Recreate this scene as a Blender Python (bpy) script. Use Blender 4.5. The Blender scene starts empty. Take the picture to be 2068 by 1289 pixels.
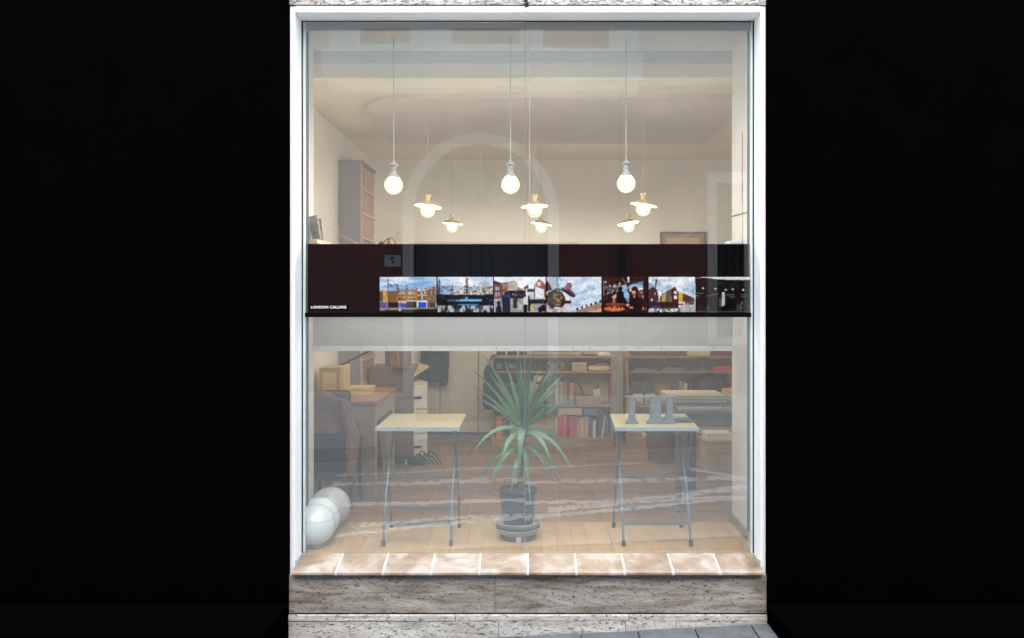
import bpy, bmesh, math, random
import numpy as np
from mathutils import Vector, Matrix, noise as mnoise
R = math.radians
random.seed(7)
rng = np.random.default_rng(7)
S = bpy.context.scene
COL = S.collection

# ------------------------------------------------------------------ camera
EYE = 1.577          # eye height over the shop floor (shop floor is z = 0, glass is y = 0)
DIST = 5.0           # metres from the camera to the glass
cam = bpy.data.cameras.new('camera')
cam.sensor_width = 36.0
cam.lens = 1640.0 / 2068.0 * 36.0
cam.shift_x = -0.01547
cam.shift_y = -0.02150
cam.clip_end = 300
camo = bpy.data.objects.new('camera', cam)
camo.location = (0, -DIST, EYE)
camo.rotation_euler = (R(90), 0, 0)
COL.objects.link(camo)
S.camera = camo

# ------------------------------------------------------------------ sky, overcast sun, exposure
SUN_EL, SUN_AZ = R(56), R(180)
W = bpy.data.worlds.new('World')
S.world = W
W.use_nodes = True
wn = W.node_tree.nodes
wn.clear()
sky = wn.new('ShaderNodeTexSky')
sky.sky_type = 'NISHITA'
sky.sun_disc = False
sky.sun_elevation = SUN_EL
sky.sun_rotation = SUN_AZ
sky.air_density = 1.0
sky.dust_density = 3.0
sky.ozone_density = 1.0
bg = wn.new('ShaderNodeBackground')
bg.inputs['Strength'].default_value = 0.15
out = wn.new('ShaderNodeOutputWorld')
W.node_tree.links.new(sky.outputs[0], bg.inputs[0])
W.node_tree.links.new(bg.outputs[0], out.inputs[0])
sun = bpy.data.lights.new('sun', 'SUN')
sun.energy = 1.5
sun.angle = R(100)
sun.color = (1.0, 0.985, 0.96)
suno = bpy.data.objects.new('sun', sun)
sd = Vector((0.05, math.cos(SUN_EL), -math.sin(SUN_EL)))
suno.rotation_euler = sd.to_track_quat('-Z', 'Y').to_euler()
suno.location = (0, -4, 12)
COL.objects.link(suno)
S.view_settings.view_transform = 'Standard'
S.view_settings.look = 'None'
S.view_settings.gamma = 1.0
S.view_settings.exposure = 1.8
S.view_settings.use_curve_mapping = False
LAMP = 330.0          # radiance of the lit bulbs
S.render.engine = 'CYCLES'
S.cycles.max_bounces = 10
S.cycles.diffuse_bounces = 5
S.cycles.transparent_max_bounces = 16
S.cycles.use_denoising = True
S.cycles.sample_clamp_indirect = 6.0

# ------------------------------------------------------------------ materials
def base_nodes(name):
    m = bpy.data.materials.new(name)
    m.use_nodes = True
    nt = m.node_tree
    nt.nodes.clear()
    o = nt.nodes.new('ShaderNodeOutputMaterial')
    return m, nt, o

def N(nt, typ, **kw):
    n = nt.nodes.new(typ)
    for k, v in kw.items():
        setattr(n, k, v)
    return n

def ramp(nt, stops, interp='LINEAR'):
    r = nt.nodes.new('ShaderNodeValToRGB')
    r.color_ramp.interpolation = interp
    e = r.color_ramp.elements
    while len(e) < len(stops):
        e.new(0.5)
    for el, (p, c) in zip(e, stops):
        el.position = p
        el.color = (*c, 1) if len(c) == 3 else c
    return r

def mat(name, col, rough=0.6, var=0.18, scale=6.0, stretch=(1, 1, 1), bump=0.15, bscale=60.0, metal=0.0, spec=0.4, emit=None, rand=0.0, ior=1.5):
    """A painted / wooden / plaster surface: base colour with mottling, fine relief and gloss that varies."""
    m, nt, o = base_nodes(name)
    L = nt.links.new
    b = N(nt, 'ShaderNodeBsdfPrincipled')
    tc = N(nt, 'ShaderNodeTexCoord')
    mp = N(nt, 'ShaderNodeMapping')
    mp.inputs['Scale'].default_value = stretch
    L(tc.outputs['Object'], mp.inputs[0])
    n1 = N(nt, 'ShaderNodeTexNoise')
    n1.inputs['Scale'].default_value = scale
    n1.inputs['Detail'].default_value = 6
    n1.inputs['Roughness'].default_value = 0.65
    L(mp.outputs[0], n1.inputs['Vector'])
    lo = tuple(c * (1 - var) for c in col)
    hi = tuple(min(1, c * (1 + var)) for c in col)
    r = ramp(nt, [(0.3, lo), (0.7, hi)])
    L(n1.outputs['Fac'], r.inputs[0])
    src = r.outputs[0]
    if rand > 0:
        oi = N(nt, 'ShaderNodeObjectInfo')
        hv = N(nt, 'ShaderNodeHueSaturation')
        mr = N(nt, 'ShaderNodeMapRange')
        mr.inputs[3].default_value = 1 - rand
        mr.inputs[4].default_value = 1 + rand
        L(oi.outputs['Random'], mr.inputs[0])
        L(mr.outputs[0], hv.inputs['Value'])
        L(src, hv.inputs['Color'])
        src = hv.outputs[0]
    L(src, b.inputs['Base Color'])
    mr2 = N(nt, 'ShaderNodeMapRange')
    mr2.inputs[3].default_value = max(0.03, rough - 0.1)
    mr2.inputs[4].default_value = min(1.0, rough + 0.1)
    L(n1.outputs['Fac'], mr2.inputs[0])
    L(mr2.outputs[0], b.inputs['Roughness'])
    b.inputs['Metallic'].default_value = metal
    b.inputs['IOR'].default_value = ior
    b.inputs['Specular IOR Level'].default_value = spec
    if bump > 0:
        n2 = N(nt, 'ShaderNodeTexNoise')
        n2.inputs['Scale'].default_value = bscale
        n2.inputs['Detail'].default_value = 5
        L(mp.outputs[0], n2.inputs['Vector'])
        bp = N(nt, 'ShaderNodeBump')
        bp.inputs['Strength'].default_value = bump
        bp.inputs['Distance'].default_value = 0.01
        L(n2.outputs['Fac'], bp.inputs['Height'])
        L(bp.outputs[0], b.inputs['Normal'])
    if emit:
        b.inputs['Emission Color'].default_value = (*emit[0], 1)
        b.inputs['Emission Strength'].default_value = emit[1]
    L(b.outputs[0], o.inputs[0])
    return m

def travertine(name, light, mid, dark, pits=0.44, brown=0.5):
    m, nt, o = base_nodes(name)
    L = nt.links.new
    b = N(nt, 'ShaderNodeBsdfPrincipled')
    tc = N(nt, 'ShaderNodeTexCoord')
    oi = N(nt, 'ShaderNodeObjectInfo')
    off = N(nt, 'ShaderNodeVectorMath', operation='ADD')
    sc = N(nt, 'ShaderNodeVectorMath', operation='SCALE')
    cmb = N(nt, 'ShaderNodeCombineXYZ')
    for i in range(3):
        L(oi.outputs['Random'], cmb.inputs[i])
    L(cmb.outputs[0], sc.inputs[0])
    sc.inputs['Scale'].default_value = 13.0
    L(tc.outputs['Object'], off.inputs[0])
    L(sc.outputs[0], off.inputs[1])
    def nz(s, stretch, det=6, rgh=0.6, dist=0.0):
        mp = N(nt, 'ShaderNodeMapping')
        mp.inputs['Scale'].default_value = stretch
        L(off.outputs[0], mp.inputs[0])
        n = N(nt, 'ShaderNodeTexNoise')
        n.inputs['Scale'].default_value = s
        n.inputs['Detail'].default_value = det
        n.inputs['Roughness'].default_value = rgh
        n.inputs['Distortion'].default_value = dist
        L(mp.outputs[0], n.inputs['Vector'])
        return n
    bands = nz(3.4, (0.8, 1, 6), 8, 0.68, 0.9)
    r1 = ramp(nt, [(0.32, mid), (0.68, light)])
    L(bands.outputs['Fac'], r1.inputs[0])
    stain = nz(2.2, (1, 1, 2.2), 6, 0.7)
    r2 = ramp(nt, [(0.45, (0, 0, 0)), (0.75, (1, 1, 1))])
    L(stain.outputs['Fac'], r2.inputs[0])
    mx = N(nt, 'ShaderNodeMixRGB', blend_type='MULTIPLY')
    mx.inputs[2].default_value = (0.62, 0.52, 0.42, 1)
    ml = N(nt, 'ShaderNodeMath', operation='MULTIPLY')
    ml.inputs[1].default_value = brown
    L(r2.outputs[0], ml.inputs[0])
    L(ml.outputs[0], mx.inputs[0])
    L(r1.outputs[0], mx.inputs[1])
    p1 = nz(30, (1.0, 1, 2.3), 9, 0.74, 0.6)
    p2 = nz(75, (0.7, 1, 2.0), 5, 0.65)
    rp1 = ramp(nt, [(pits - 0.055, (1, 1, 1)), (pits, (0, 0, 0))])
    rp2 = ramp(nt, [(pits - 0.095, (1, 1, 1)), (pits - 0.025, (0, 0, 0))])
    L(p1.outputs['Fac'], rp1.inputs[0])
    L(p2.outputs['Fac'], rp2.inputs[0])
    mxp = N(nt, 'ShaderNodeMath', operation='MAXIMUM')
    L(rp1.outputs[0], mxp.inputs[0])
    L(rp2.outputs[0], mxp.inputs[1])
    m3 = N(nt, 'ShaderNodeMixRGB')
    m3.inputs[2].default_value = (*dark, 1)
    pm = N(nt, 'ShaderNodeMath', operation='MULTIPLY')
    pm.inputs[1].default_value = 0.85
    L(mxp.outputs[0], pm.inputs[0])
    L(pm.outputs[0], m3.inputs[0])
    L(mx.outputs[0], m3.inputs[1])
    L(m3.outputs[0], b.inputs['Base Color'])
    b.inputs['Roughness'].default_value = 0.75
    b.inputs['Specular IOR Level'].default_value = 0.25
    bp = N(nt, 'ShaderNodeBump')
    bp.inputs['Strength'].default_value = 0.7
    bp.inputs['Distance'].default_value = 0.012
    bp.invert = True
    L(mxp.outputs[0], bp.inputs['Height'])
    L(bp.outputs[0], b.inputs['Normal'])
    L(b.outputs[0], o.inputs[0])
    return m

def glass_mat(name, refl=0.10, tint=(0.97, 0.985, 0.975), dust=0.078):
    """A pane: mostly clear, with a mirror share; slightly wavy so that reflections wander as in real plate glass."""
    m, nt, o = base_nodes(name)
    L = nt.links.new
    t = N(nt, 'ShaderNodeBsdfTransparent')
    t.inputs[0].default_value = (*tint, 1)
    g = N(nt, 'ShaderNodeBsdfGlossy')
    g.inputs['Color'].default_value = (0.97, 1.0, 0.99, 1)
    g.inputs['Roughness'].default_value = 0.0
    # Schlick's curve from the angle of view, the same from both sides of the sheet
    ge = N(nt, 'ShaderNodeNewGeometry')
    dt = N(nt, 'ShaderNodeVectorMath', operation='DOT_PRODUCT')
    L(ge.outputs['Normal'], dt.inputs[0])
    L(ge.outputs['Incoming'], dt.inputs[1])
    ab = N(nt, 'ShaderNodeMath', operation='ABSOLUTE')
    L(dt.outputs['Value'], ab.inputs[0])
    om = N(nt, 'ShaderNodeMath', operation='SUBTRACT')
    om.inputs[0].default_value = 1.0
    L(ab.outputs[0], om.inputs[1])
    pw = N(nt, 'ShaderNodeMath', operation='POWER')
    pw.inputs[1].default_value = 5.0
    L(om.outputs[0], pw.inputs[0])
    mr = N(nt, 'ShaderNodeMath', operation='MULTIPLY_ADD')
    mr.inputs[1].default_value = 1.0 - refl
    mr.inputs[2].default_value = refl
    mr.use_clamp = True
    L(pw.outputs[0], mr.inputs[0])
    tc = N(nt, 'ShaderNodeTexCoord')
    n = N(nt, 'ShaderNodeTexNoise')
    n.inputs['Scale'].default_value = 1.3
    n.inputs['Detail'].default_value = 1
    L(tc.outputs['Object'], n.inputs['Vector'])
    bp = N(nt, 'ShaderNodeBump')
    bp.inputs['Strength'].default_value = 0.05
    bp.inputs['Distance'].default_value = 0.02
    L(n.outputs['Fac'], bp.inputs['Height'])
    L(bp.outputs[0], g.inputs['Normal'])
    mx = N(nt, 'ShaderNodeMixShader')
    L(mr.outputs[0], mx.inputs[0])
    L(t.outputs[0], mx.inputs[1])
    L(g.outputs[0], mx.inputs[2])
    # a thin film of street dust that scatters some daylight
    mpd = N(nt, 'ShaderNodeMapping')
    mpd.inputs['Scale'].default_value = (1.6, 1, 0.5)
    L(tc.outputs['Object'], mpd.inputs[0])
    nd = N(nt, 'ShaderNodeTexNoise')
    nd.inputs['Scale'].default_value = 2.6
    nd.inputs['Detail'].default_value = 7
    nd.inputs['Roughness'].default_value = 0.6
    L(mpd.outputs[0], nd.inputs['Vector'])
    md = N(nt, 'ShaderNodeMapRange')
    md.inputs[3].default_value = dust * 0.75
    md.inputs[4].default_value = dust * 1.25
    L(nd.outputs['Fac'], md.inputs[0])
    df = N(nt, 'ShaderNodeBsdfDiffuse')
    df.inputs[0].default_value = (0.72, 0.82, 0.79, 1)
    mx2 = N(nt, 'ShaderNodeMixShader')
    L(md.outputs[0], mx2.inputs[0])
    L(mx.outputs[0], mx2.inputs[1])
    L(df.outputs[0], mx2.inputs[2])
    L(mx2.outputs[0], o.inputs[0])
    return m

def bulb_glass(name, col, strength, clear):
    m, nt, o = base_nodes(name)
    L = nt.links.new
    t = N(nt, 'ShaderNodeBsdfTransparent')
    e = N(nt, 'ShaderNodeEmission')
    e.inputs[0].default_value = (*col, 1)
    e.inputs[1].default_value = strength
    mx = N(nt, 'ShaderNodeMixShader')
    mx.inputs[0].default_value = 1 - clear
    L(t.outputs[0], mx.inputs[1])
    L(e.outputs[0], mx.inputs[2])
    L(mx.outputs[0], o.inputs[0])
    return m

def emitter(name, col, strength):
    m, nt, o = base_nodes(name)
    e = N(nt, 'ShaderNodeEmission')
    e.inputs[0].default_value = (*col, 1)
    e.inputs[1].default_value = strength
    nt.links.new(e.outputs[0], o.inputs[0])
    return m

def sheet_mat(name, col, clear):
    m, nt, o = base_nodes(name)
    L = nt.links.new
    d = N(nt, 'ShaderNodeBsdfDiffuse')
    d.inputs[0].default_value = (*col, 1)
    tl = N(nt, 'ShaderNodeBsdfTranslucent')
    tl.inputs[0].default_value = (*col, 1)
    t = N(nt, 'ShaderNodeBsdfTransparent')
    m1 = N(nt, 'ShaderNodeMixShader')
    m1.inputs[0].default_value = 0.3
    L(d.outputs[0], m1.inputs[1])
    L(tl.outputs[0], m1.inputs[2])
    m2 = N(nt, 'ShaderNodeMixShader')
    m2.inputs[0].default_value = clear
    L(m1.outputs[0], m2.inputs[1])
    L(t.outputs[0], m2.inputs[2])
    L(m2.outputs[0], o.inputs[0])
    return m

def print_mat(name):
    m, nt, o = base_nodes(name)
    b = N(nt, 'ShaderNodeBsdfPrincipled')
    a = N(nt, 'ShaderNodeAttribute')
    a.attribute_name = 'ink'
    nt.links.new(a.outputs['Color'], b.inputs['Base Color'])
    b.inputs['Roughness'].default_value = 0.02
    b.inputs['Specular IOR Level'].default_value = 0.5
    b.inputs['IOR'].default_value = 1.9
    nt.links.new(b.outputs[0], o.inputs[0])
    return m

def leaf_mat(name, col, col2):
    m, nt, o = base_nodes(name)
    L = nt.links.new
    b = N(nt, 'ShaderNodeBsdfPrincipled')
    oi = N(nt, 'ShaderNodeObjectInfo')
    tc = N(nt, 'ShaderNodeTexCoord')
    n = N(nt, 'ShaderNodeTexNoise')
    n.inputs['Scale'].default_value = 9
    L(tc.outputs['Object'], n.inputs['Vector'])
    ad = N(nt, 'ShaderNodeMath', operation='ADD')
    L(oi.outputs['Random'], ad.inputs[0])
    L(n.outputs['Fac'], ad.inputs[1])
    r = ramp(nt, [(0.35, col), (1.0, col2)])
    dv = N(nt, 'ShaderNodeMath', operation='MULTIPLY')
    dv.inputs[1].default_value = 0.62
    L(ad.outputs[0], dv.inputs[0])
    L(dv.outputs[0], r.inputs[0])
    L(r.outputs[0], b.inputs['Base Color'])
    b.inputs['Roughness'].default_value = 0.42
    L(b.outputs[0], o.inputs[0])
    return m

def sill_mat(name):
    m, nt, o = base_nodes(name)
    L = nt.links.new
    b = N(nt, 'ShaderNodeBsdfPrincipled')
    tc = N(nt, 'ShaderNodeTexCoord')
    oi = N(nt, 'ShaderNodeObjectInfo')
    ad = N(nt, 'ShaderNodeVectorMath', operation='ADD')
    cmb = N(nt, 'ShaderNodeCombineXYZ')
    ml = N(nt, 'ShaderNodeMath', operation='MULTIPLY')
    ml.inputs[1].default_value = 31.0
    L(oi.outputs['Random'], ml.inputs[0])
    for i in range(3):
        L(ml.outputs[0], cmb.inputs[i])
    L(tc.outputs['Object'], ad.inputs[0])
    L(cmb.outputs[0], ad.inputs[1])
    n = N(nt, 'ShaderNodeTexNoise')
    n.inputs['Scale'].default_value = 5.5
    n.inputs['Detail'].default_value = 7
    n.inputs['Roughness'].default_value = 0.62
    n.inputs['Distortion'].default_value = 0.5
    L(ad.outputs[0], n.inputs['Vector'])
    r = ramp(nt, [(0.33, (0.145, 0.102, 0.062)), (0.5, (0.235, 0.193, 0.15)), (0.66, (0.345, 0.325, 0.30))])
    L(n.outputs['Fac'], r.inputs[0])
    hv = N(nt, 'ShaderNodeHueSaturation')
    mr = N(nt, 'ShaderNodeMapRange')
    mr.inputs[3].default_value = 0.85
    mr.inputs[4].default_value = 1.15
    L(oi.outputs['Random'], mr.inputs[0])
    L(mr.outputs[0], hv.inputs['Value'])
    L(r.outputs[0], hv.inputs['Color'])
    L(hv.outputs[0], b.inputs['Base Color'])
    b.inputs['Roughness'].default_value = 0.3
    b.inputs['Specular IOR Level'].default_value = 0.6
    n2 = N(nt, 'ShaderNodeTexNoise')
    n2.inputs['Scale'].default_value = 30
    n2.inputs['Detail'].default_value = 4
    L(ad.outputs[0], n2.inputs['Vector'])
    bp = N(nt, 'ShaderNodeBump')
    bp.inputs['Strength'].default_value = 0.3
    bp.inputs['Distance'].default_value = 0.01
    L(n2.outputs['Fac'], bp.inputs['Height'])
    L(bp.outputs[0], b.inputs['Normal'])
    L(b.outputs[0], o.inputs[0])
    return m

M = {}
M['white_paint'] = mat('white_paint', (0.83, 0.86, 0.87), 0.55, 0.045, 5, (1, 1, 0.8), 0.12, 30)
M['frame_pale'] = mat('frame_pale', (0.55, 0.66, 0.66), 0.5, 0.15, 20, (1, 1, .3), 0.1)
M['gasket'] = mat('gasket', (0.02, 0.022, 0.022), 0.7, 0.2, 30)
M['stone_plinth'] = travertine('stone_plinth', (0.39, 0.38, 0.345), (0.13, 0.115, 0.09), (0.022, 0.02, 0.018), 0.415, 0.85)
M['stone_base'] = travertine('stone_base', (0.62, 0.635, 0.60), (0.32, 0.32, 0.295), (0.03, 0.028, 0.026), 0.43, 0.3)
M['stone_top'] = travertine('stone_top', (0.60, 0.61, 0.575), (0.40, 0.40, 0.37), (0.015, 0.015, 0.015), 0.465, 0.2)
M['joint'] = mat('joint', (0.05, 0.047, 0.043), 0.9, 0.3, 30)
M['side_block_black'] = mat('side_block_black', (0.0009, 0.0009, 0.0009), 0.95, 0.1, 4, spec=0.0, bump=0.05)  # near-black for the added blocks beside the window
M['sill'] = sill_mat('sill')
M['mortar'] = mat('mortar', (0.38, 0.43, 0.415), 0.8, 0.3, 40, bump=0.4, bscale=90)
M['glass'] = glass_mat('glass', 0.16)
M['silicone'] = mat('silicone', (0.22, 0.235, 0.225), 0.4, 0.05, 10, bump=0)
M['slab'] = mat('slab', (0.09, 0.105, 0.112), 0.8, 0.28, 9, bump=0.5, bscale=70, rand=0.14)
M['kerb'] = mat('kerb', (0.36, 0.36, 0.35), 0.8, 0.25, 9, bump=0.4)
M['asphalt'] = mat('asphalt', (0.25, 0.28, 0.285), 0.75, 0.35, 2.5, bump=0.5, bscale=120)
M['residue'] = mat('residue', (0.93, 0.94, 0.94), 0.9, 0.12, 20, bump=0.3)
M['wall_red'] = mat('wall_red', (0.24, 0.072, 0.06), 0.9, 0.14, 2.0, bump=0.25, bscale=40)
M['wall_teal'] = mat('wall_teal', (0.56, 0.64, 0.63), 0.85, 0.08, 2.0, bump=0.1)
M['wall_grey'] = mat('wall_grey', (0.40, 0.39, 0.40), 0.85, 0.08, 2.0, bump=0.1)
M['base_pale'] = mat('base_pale', (0.66, 0.68, 0.68), 0.8, 0.2, 4, (1, 1, 3))
M['surround'] = mat('surround', (0.76, 0.68, 0.58), 0.8, 0.08, 4)
M['ledge'] = mat('ledge', (0.84, 0.845, 0.83), 0.75, 0.06, 3, (1, 1, 3))
M['door_grey'] = mat('door_grey', (0.11, 0.115, 0.125), 0.55, 0.15, 4)
M['iron'] = mat('iron', (0.03, 0.03, 0.035), 0.5, 0.2, 12)
M['dark_pane'] = mat('dark_pane', (0.02, 0.025, 0.028), 0.12, 0.2, 3, bump=0)
M['plate'] = mat('plate', (0.66, 0.66, 0.62), 0.4, 0.08, 8)
M['ink_black'] = mat('ink_black', (0.012, 0.012, 0.014), 0.5, 0.1, 8, bump=0)
M['pipe'] = mat('pipe', (0.03, 0.025, 0.025), 0.6, 0.2, 8)
M['plaster'] = mat('plaster', (0.78, 0.745, 0.69), 0.85, 0.05, 1.8, bump=0.12, bscale=50)
M['bay_white'] = mat('bay_white', (0.60, 0.60, 0.585), 0.8, 0.05, 2.5, bump=0.08)
M['ceiling'] = mat('ceiling', (0.78, 0.72, 0.60), 0.9, 0.04, 1.5, bump=0.05)
M['raft'] = mat('raft', (0.64, 0.59, 0.56), 0.8, 0.06, 1.5, bump=0.06)
M['baseboard'] = mat('baseboard', (0.20, 0.15, 0.115), 0.5, 0.2, 10)
M['bay_plank'] = mat('bay_plank', (0.37, 0.255, 0.14), 0.45, 0.14, 5, (4, 0.7, 1), 0.1, 40, rand=0.07)
M['floor_gap'] = mat('floor_gap', (0.12, 0.085, 0.055), 0.8, 0.2, 10)
M['floor_tile'] = mat('floor_tile', (0.26, 0.155, 0.085), 0.4, 0.3, 6, (1, 2, 1), 0.15, rand=0.12)
M['grout'] = mat('grout', (0.40, 0.33, 0.25), 0.9, 0.15, 10)
M['panel_cream'] = mat('panel_cream', (0.62, 0.56, 0.44), 0.6, 0.05, 3, (1, 1, .4))
M['panel_seam'] = mat('panel_seam', (0.26, 0.17, 0.09), 0.7)
M['header'] = mat('header', (0.30, 0.285, 0.30), 0.6, 0.06, 5)
M['band_black'] = mat('band_black', (0.003, 0.003, 0.003), 0.0, 0.1, 5, spec=0.5, bump=0, ior=2.15)
M['band_black'].node_tree.nodes['Map Range'].inputs[3].default_value = 0.0
M['band_black'].node_tree.nodes['Map Range'].inputs[4].default_value = 0.02
M['bar_black'] = mat('bar_black', (0.004, 0.004, 0.004), 0.9, 0.1, 5, spec=0.0, bump=0)
M['sheet'] = sheet_mat('sheet', (0.54, 0.55, 0.57), 0.10)
M['hem'] = mat('hem', (0.64, 0.65, 0.68), 0.7, 0.04, 5)
M['pin'] = mat('pin', (0.25, 0.22, 0.18), 0.4, metal=0.6)
M['string'] = mat('string', (0.48, 0.47, 0.44), 0.9)
M['print'] = print_mat('print')
M['text_white'] = mat('text_white', (0.88, 0.88, 0.88), 0.6, 0.02, bump=0)
M['porcelain'] = mat('porcelain', (0.36, 0.37, 0.365), 0.35, 0.05, 8)
M['cable'] = mat('cable', (0.45, 0.46, 0.44), 0.6, 0.05)
M['globe_frost'] = bulb_glass('globe_frost', (1.0, 0.93, 0.74), 0.42, 0.36)
M['globe_clear'] = bulb_glass('globe_clear', (1.0, 0.92, 0.66), 0.42, 0.50)
M['filament'] = emitter('filament', (1.0, 0.92, 0.78), LAMP)
M['filament_small'] = emitter('filament_small', (1.0, 0.90, 0.74), LAMP * 0.6)
M['brass_shade'] = mat('brass_shade', (0.80, 0.66, 0.34), 0.45, 0.1, 8)
M['opal'] = mat('opal', (0.60, 0.70, 0.72), 0.12, 0.03, 5, spec=0.6, bump=0)
M['opal_grey'] = mat('opal_grey', (0.40, 0.415, 0.41), 0.14, 0.05, 5, spec=0.6, bump=0)
M['table_top'] = mat('table_top', (0.40, 0.345, 0.215), 0.35, 0.06, 6, (1, 3, 1), 0.05)
M['table_edge'] = mat('table_edge', (0.30, 0.36, 0.38), 0.4, 0.08)
M['steel_dark'] = mat('steel_dark', (0.13, 0.15, 0.165), 0.4, 0.12, 12, metal=0.4)
M['rubber'] = mat('rubber', (0.03, 0.03, 0.032), 0.8)
M['pot_black'] = mat('pot_black', (0.03, 0.033, 0.042), 0.5, 0.15, 8)
M['saucer'] = mat('saucer', (0.25, 0.27, 0.25), 0.5, 0.1, 8)
M['soil'] = mat('soil', (0.06, 0.05, 0.04), 0.95, 0.5, 40, bump=0.9)
M['bark'] = mat('bark', (0.10, 0.085, 0.06), 0.9, 0.4, 20, (1, 1, 3), 0.8)
M['leaf'] = leaf_mat('leaf', (0.028, 0.088, 0.040), (0.085, 0.19, 0.07))
M['leaf_pale'] = leaf_mat('leaf_pale', (0.05, 0.15, 0.08), (0.085, 0.19, 0.10))
M['oak'] = mat('oak', (0.36, 0.215, 0.105), 0.5, 0.2, 5, (1, 1, 6), 0.1)
M['oak_pale'] = mat('oak_pale', (0.62, 0.47, 0.24), 0.5, 0.14, 5, (1, 1, 5), 0.1)
M['walnut'] = mat('walnut', (0.17, 0.11, 0.085), 0.5, 0.2, 5, (1, 1, 6), 0.1)
M['red_wood'] = mat('red_wood', (0.33, 0.145, 0.08), 0.35, 0.18, 5, (6, 1, 1), 0.08)
M['tan_wood'] = mat('tan_wood', (0.40, 0.29, 0.18), 0.5, 0.12, 5, (1, 1, .4))
M['cab_mauve'] = mat('cab_mauve', (0.24, 0.225, 0.235), 0.6, 0.08, 5)
M['cab_cell'] = mat('cab_cell', (0.38, 0.25, 0.19), 0.6, 0.12, 5)
M['cab_rail'] = mat('cab_rail', (0.56, 0.40, 0.28), 0.6, 0.08, 5)
M['coat'] = mat('coat', (0.025, 0.03, 0.04), 0.95, 0.3, 14, bump=0.5)
M['leather'] = mat('leather', (0.20, 0.105, 0.06), 0.5, 0.25, 10, bump=0.4)
M['dark_thing'] = mat('dark_thing', (0.04, 0.037, 0.038), 0.5, 0.25, 12)
M['slate'] = mat('slate', (0.15, 0.17, 0.19), 0.6, 0.12, 8)
M['paper'] = mat('paper', (0.72, 0.70, 0.64), 0.8, 0.06, 6, rand=0.08)
M['card'] = mat('card', (0.46, 0.34, 0.20), 0.8, 0.1, 6)
M['cream_box'] = mat('cream_box', (0.66, 0.58, 0.36), 0.7, 0.08, 6)
M['brass'] = mat('brass', (0.70, 0.52, 0.22), 0.25, 0.15, 12, metal=0.9)
M['terracotta'] = mat('terracotta', (0.17, 0.075, 0.045), 0.7, 0.2, 8)
M['cloth_teal'] = mat('cloth_teal', (0.10, 0.15, 0.135), 0.95, 0.4, 10, bump=0.5)
M['red_cloth'] = mat('red_cloth', (0.45, 0.075, 0.06), 0.8, 0.15, 8)
M['mottle'] = mat('mottle', (0.36, 0.34, 0.30), 0.6, 0.55, 28, bump=0)
M['pear'] = mat('pear', (0.75, 0.33, 0.06), 0.5, 0.3, 12)
M['print_dark'] = mat('print_dark', (0.10, 0.12, 0.115), 0.5, 0.4, 9)
M['frame_mauve'] = mat('frame_mauve', (0.12, 0.085, 0.10), 0.5, 0.1)
M['mat_rose'] = mat('mat_rose', (0.36, 0.20, 0.16), 0.7, 0.1)
M['mat_amber'] = mat('mat_amber', (0.52, 0.36, 0.18), 0.7, 0.12)

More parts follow.
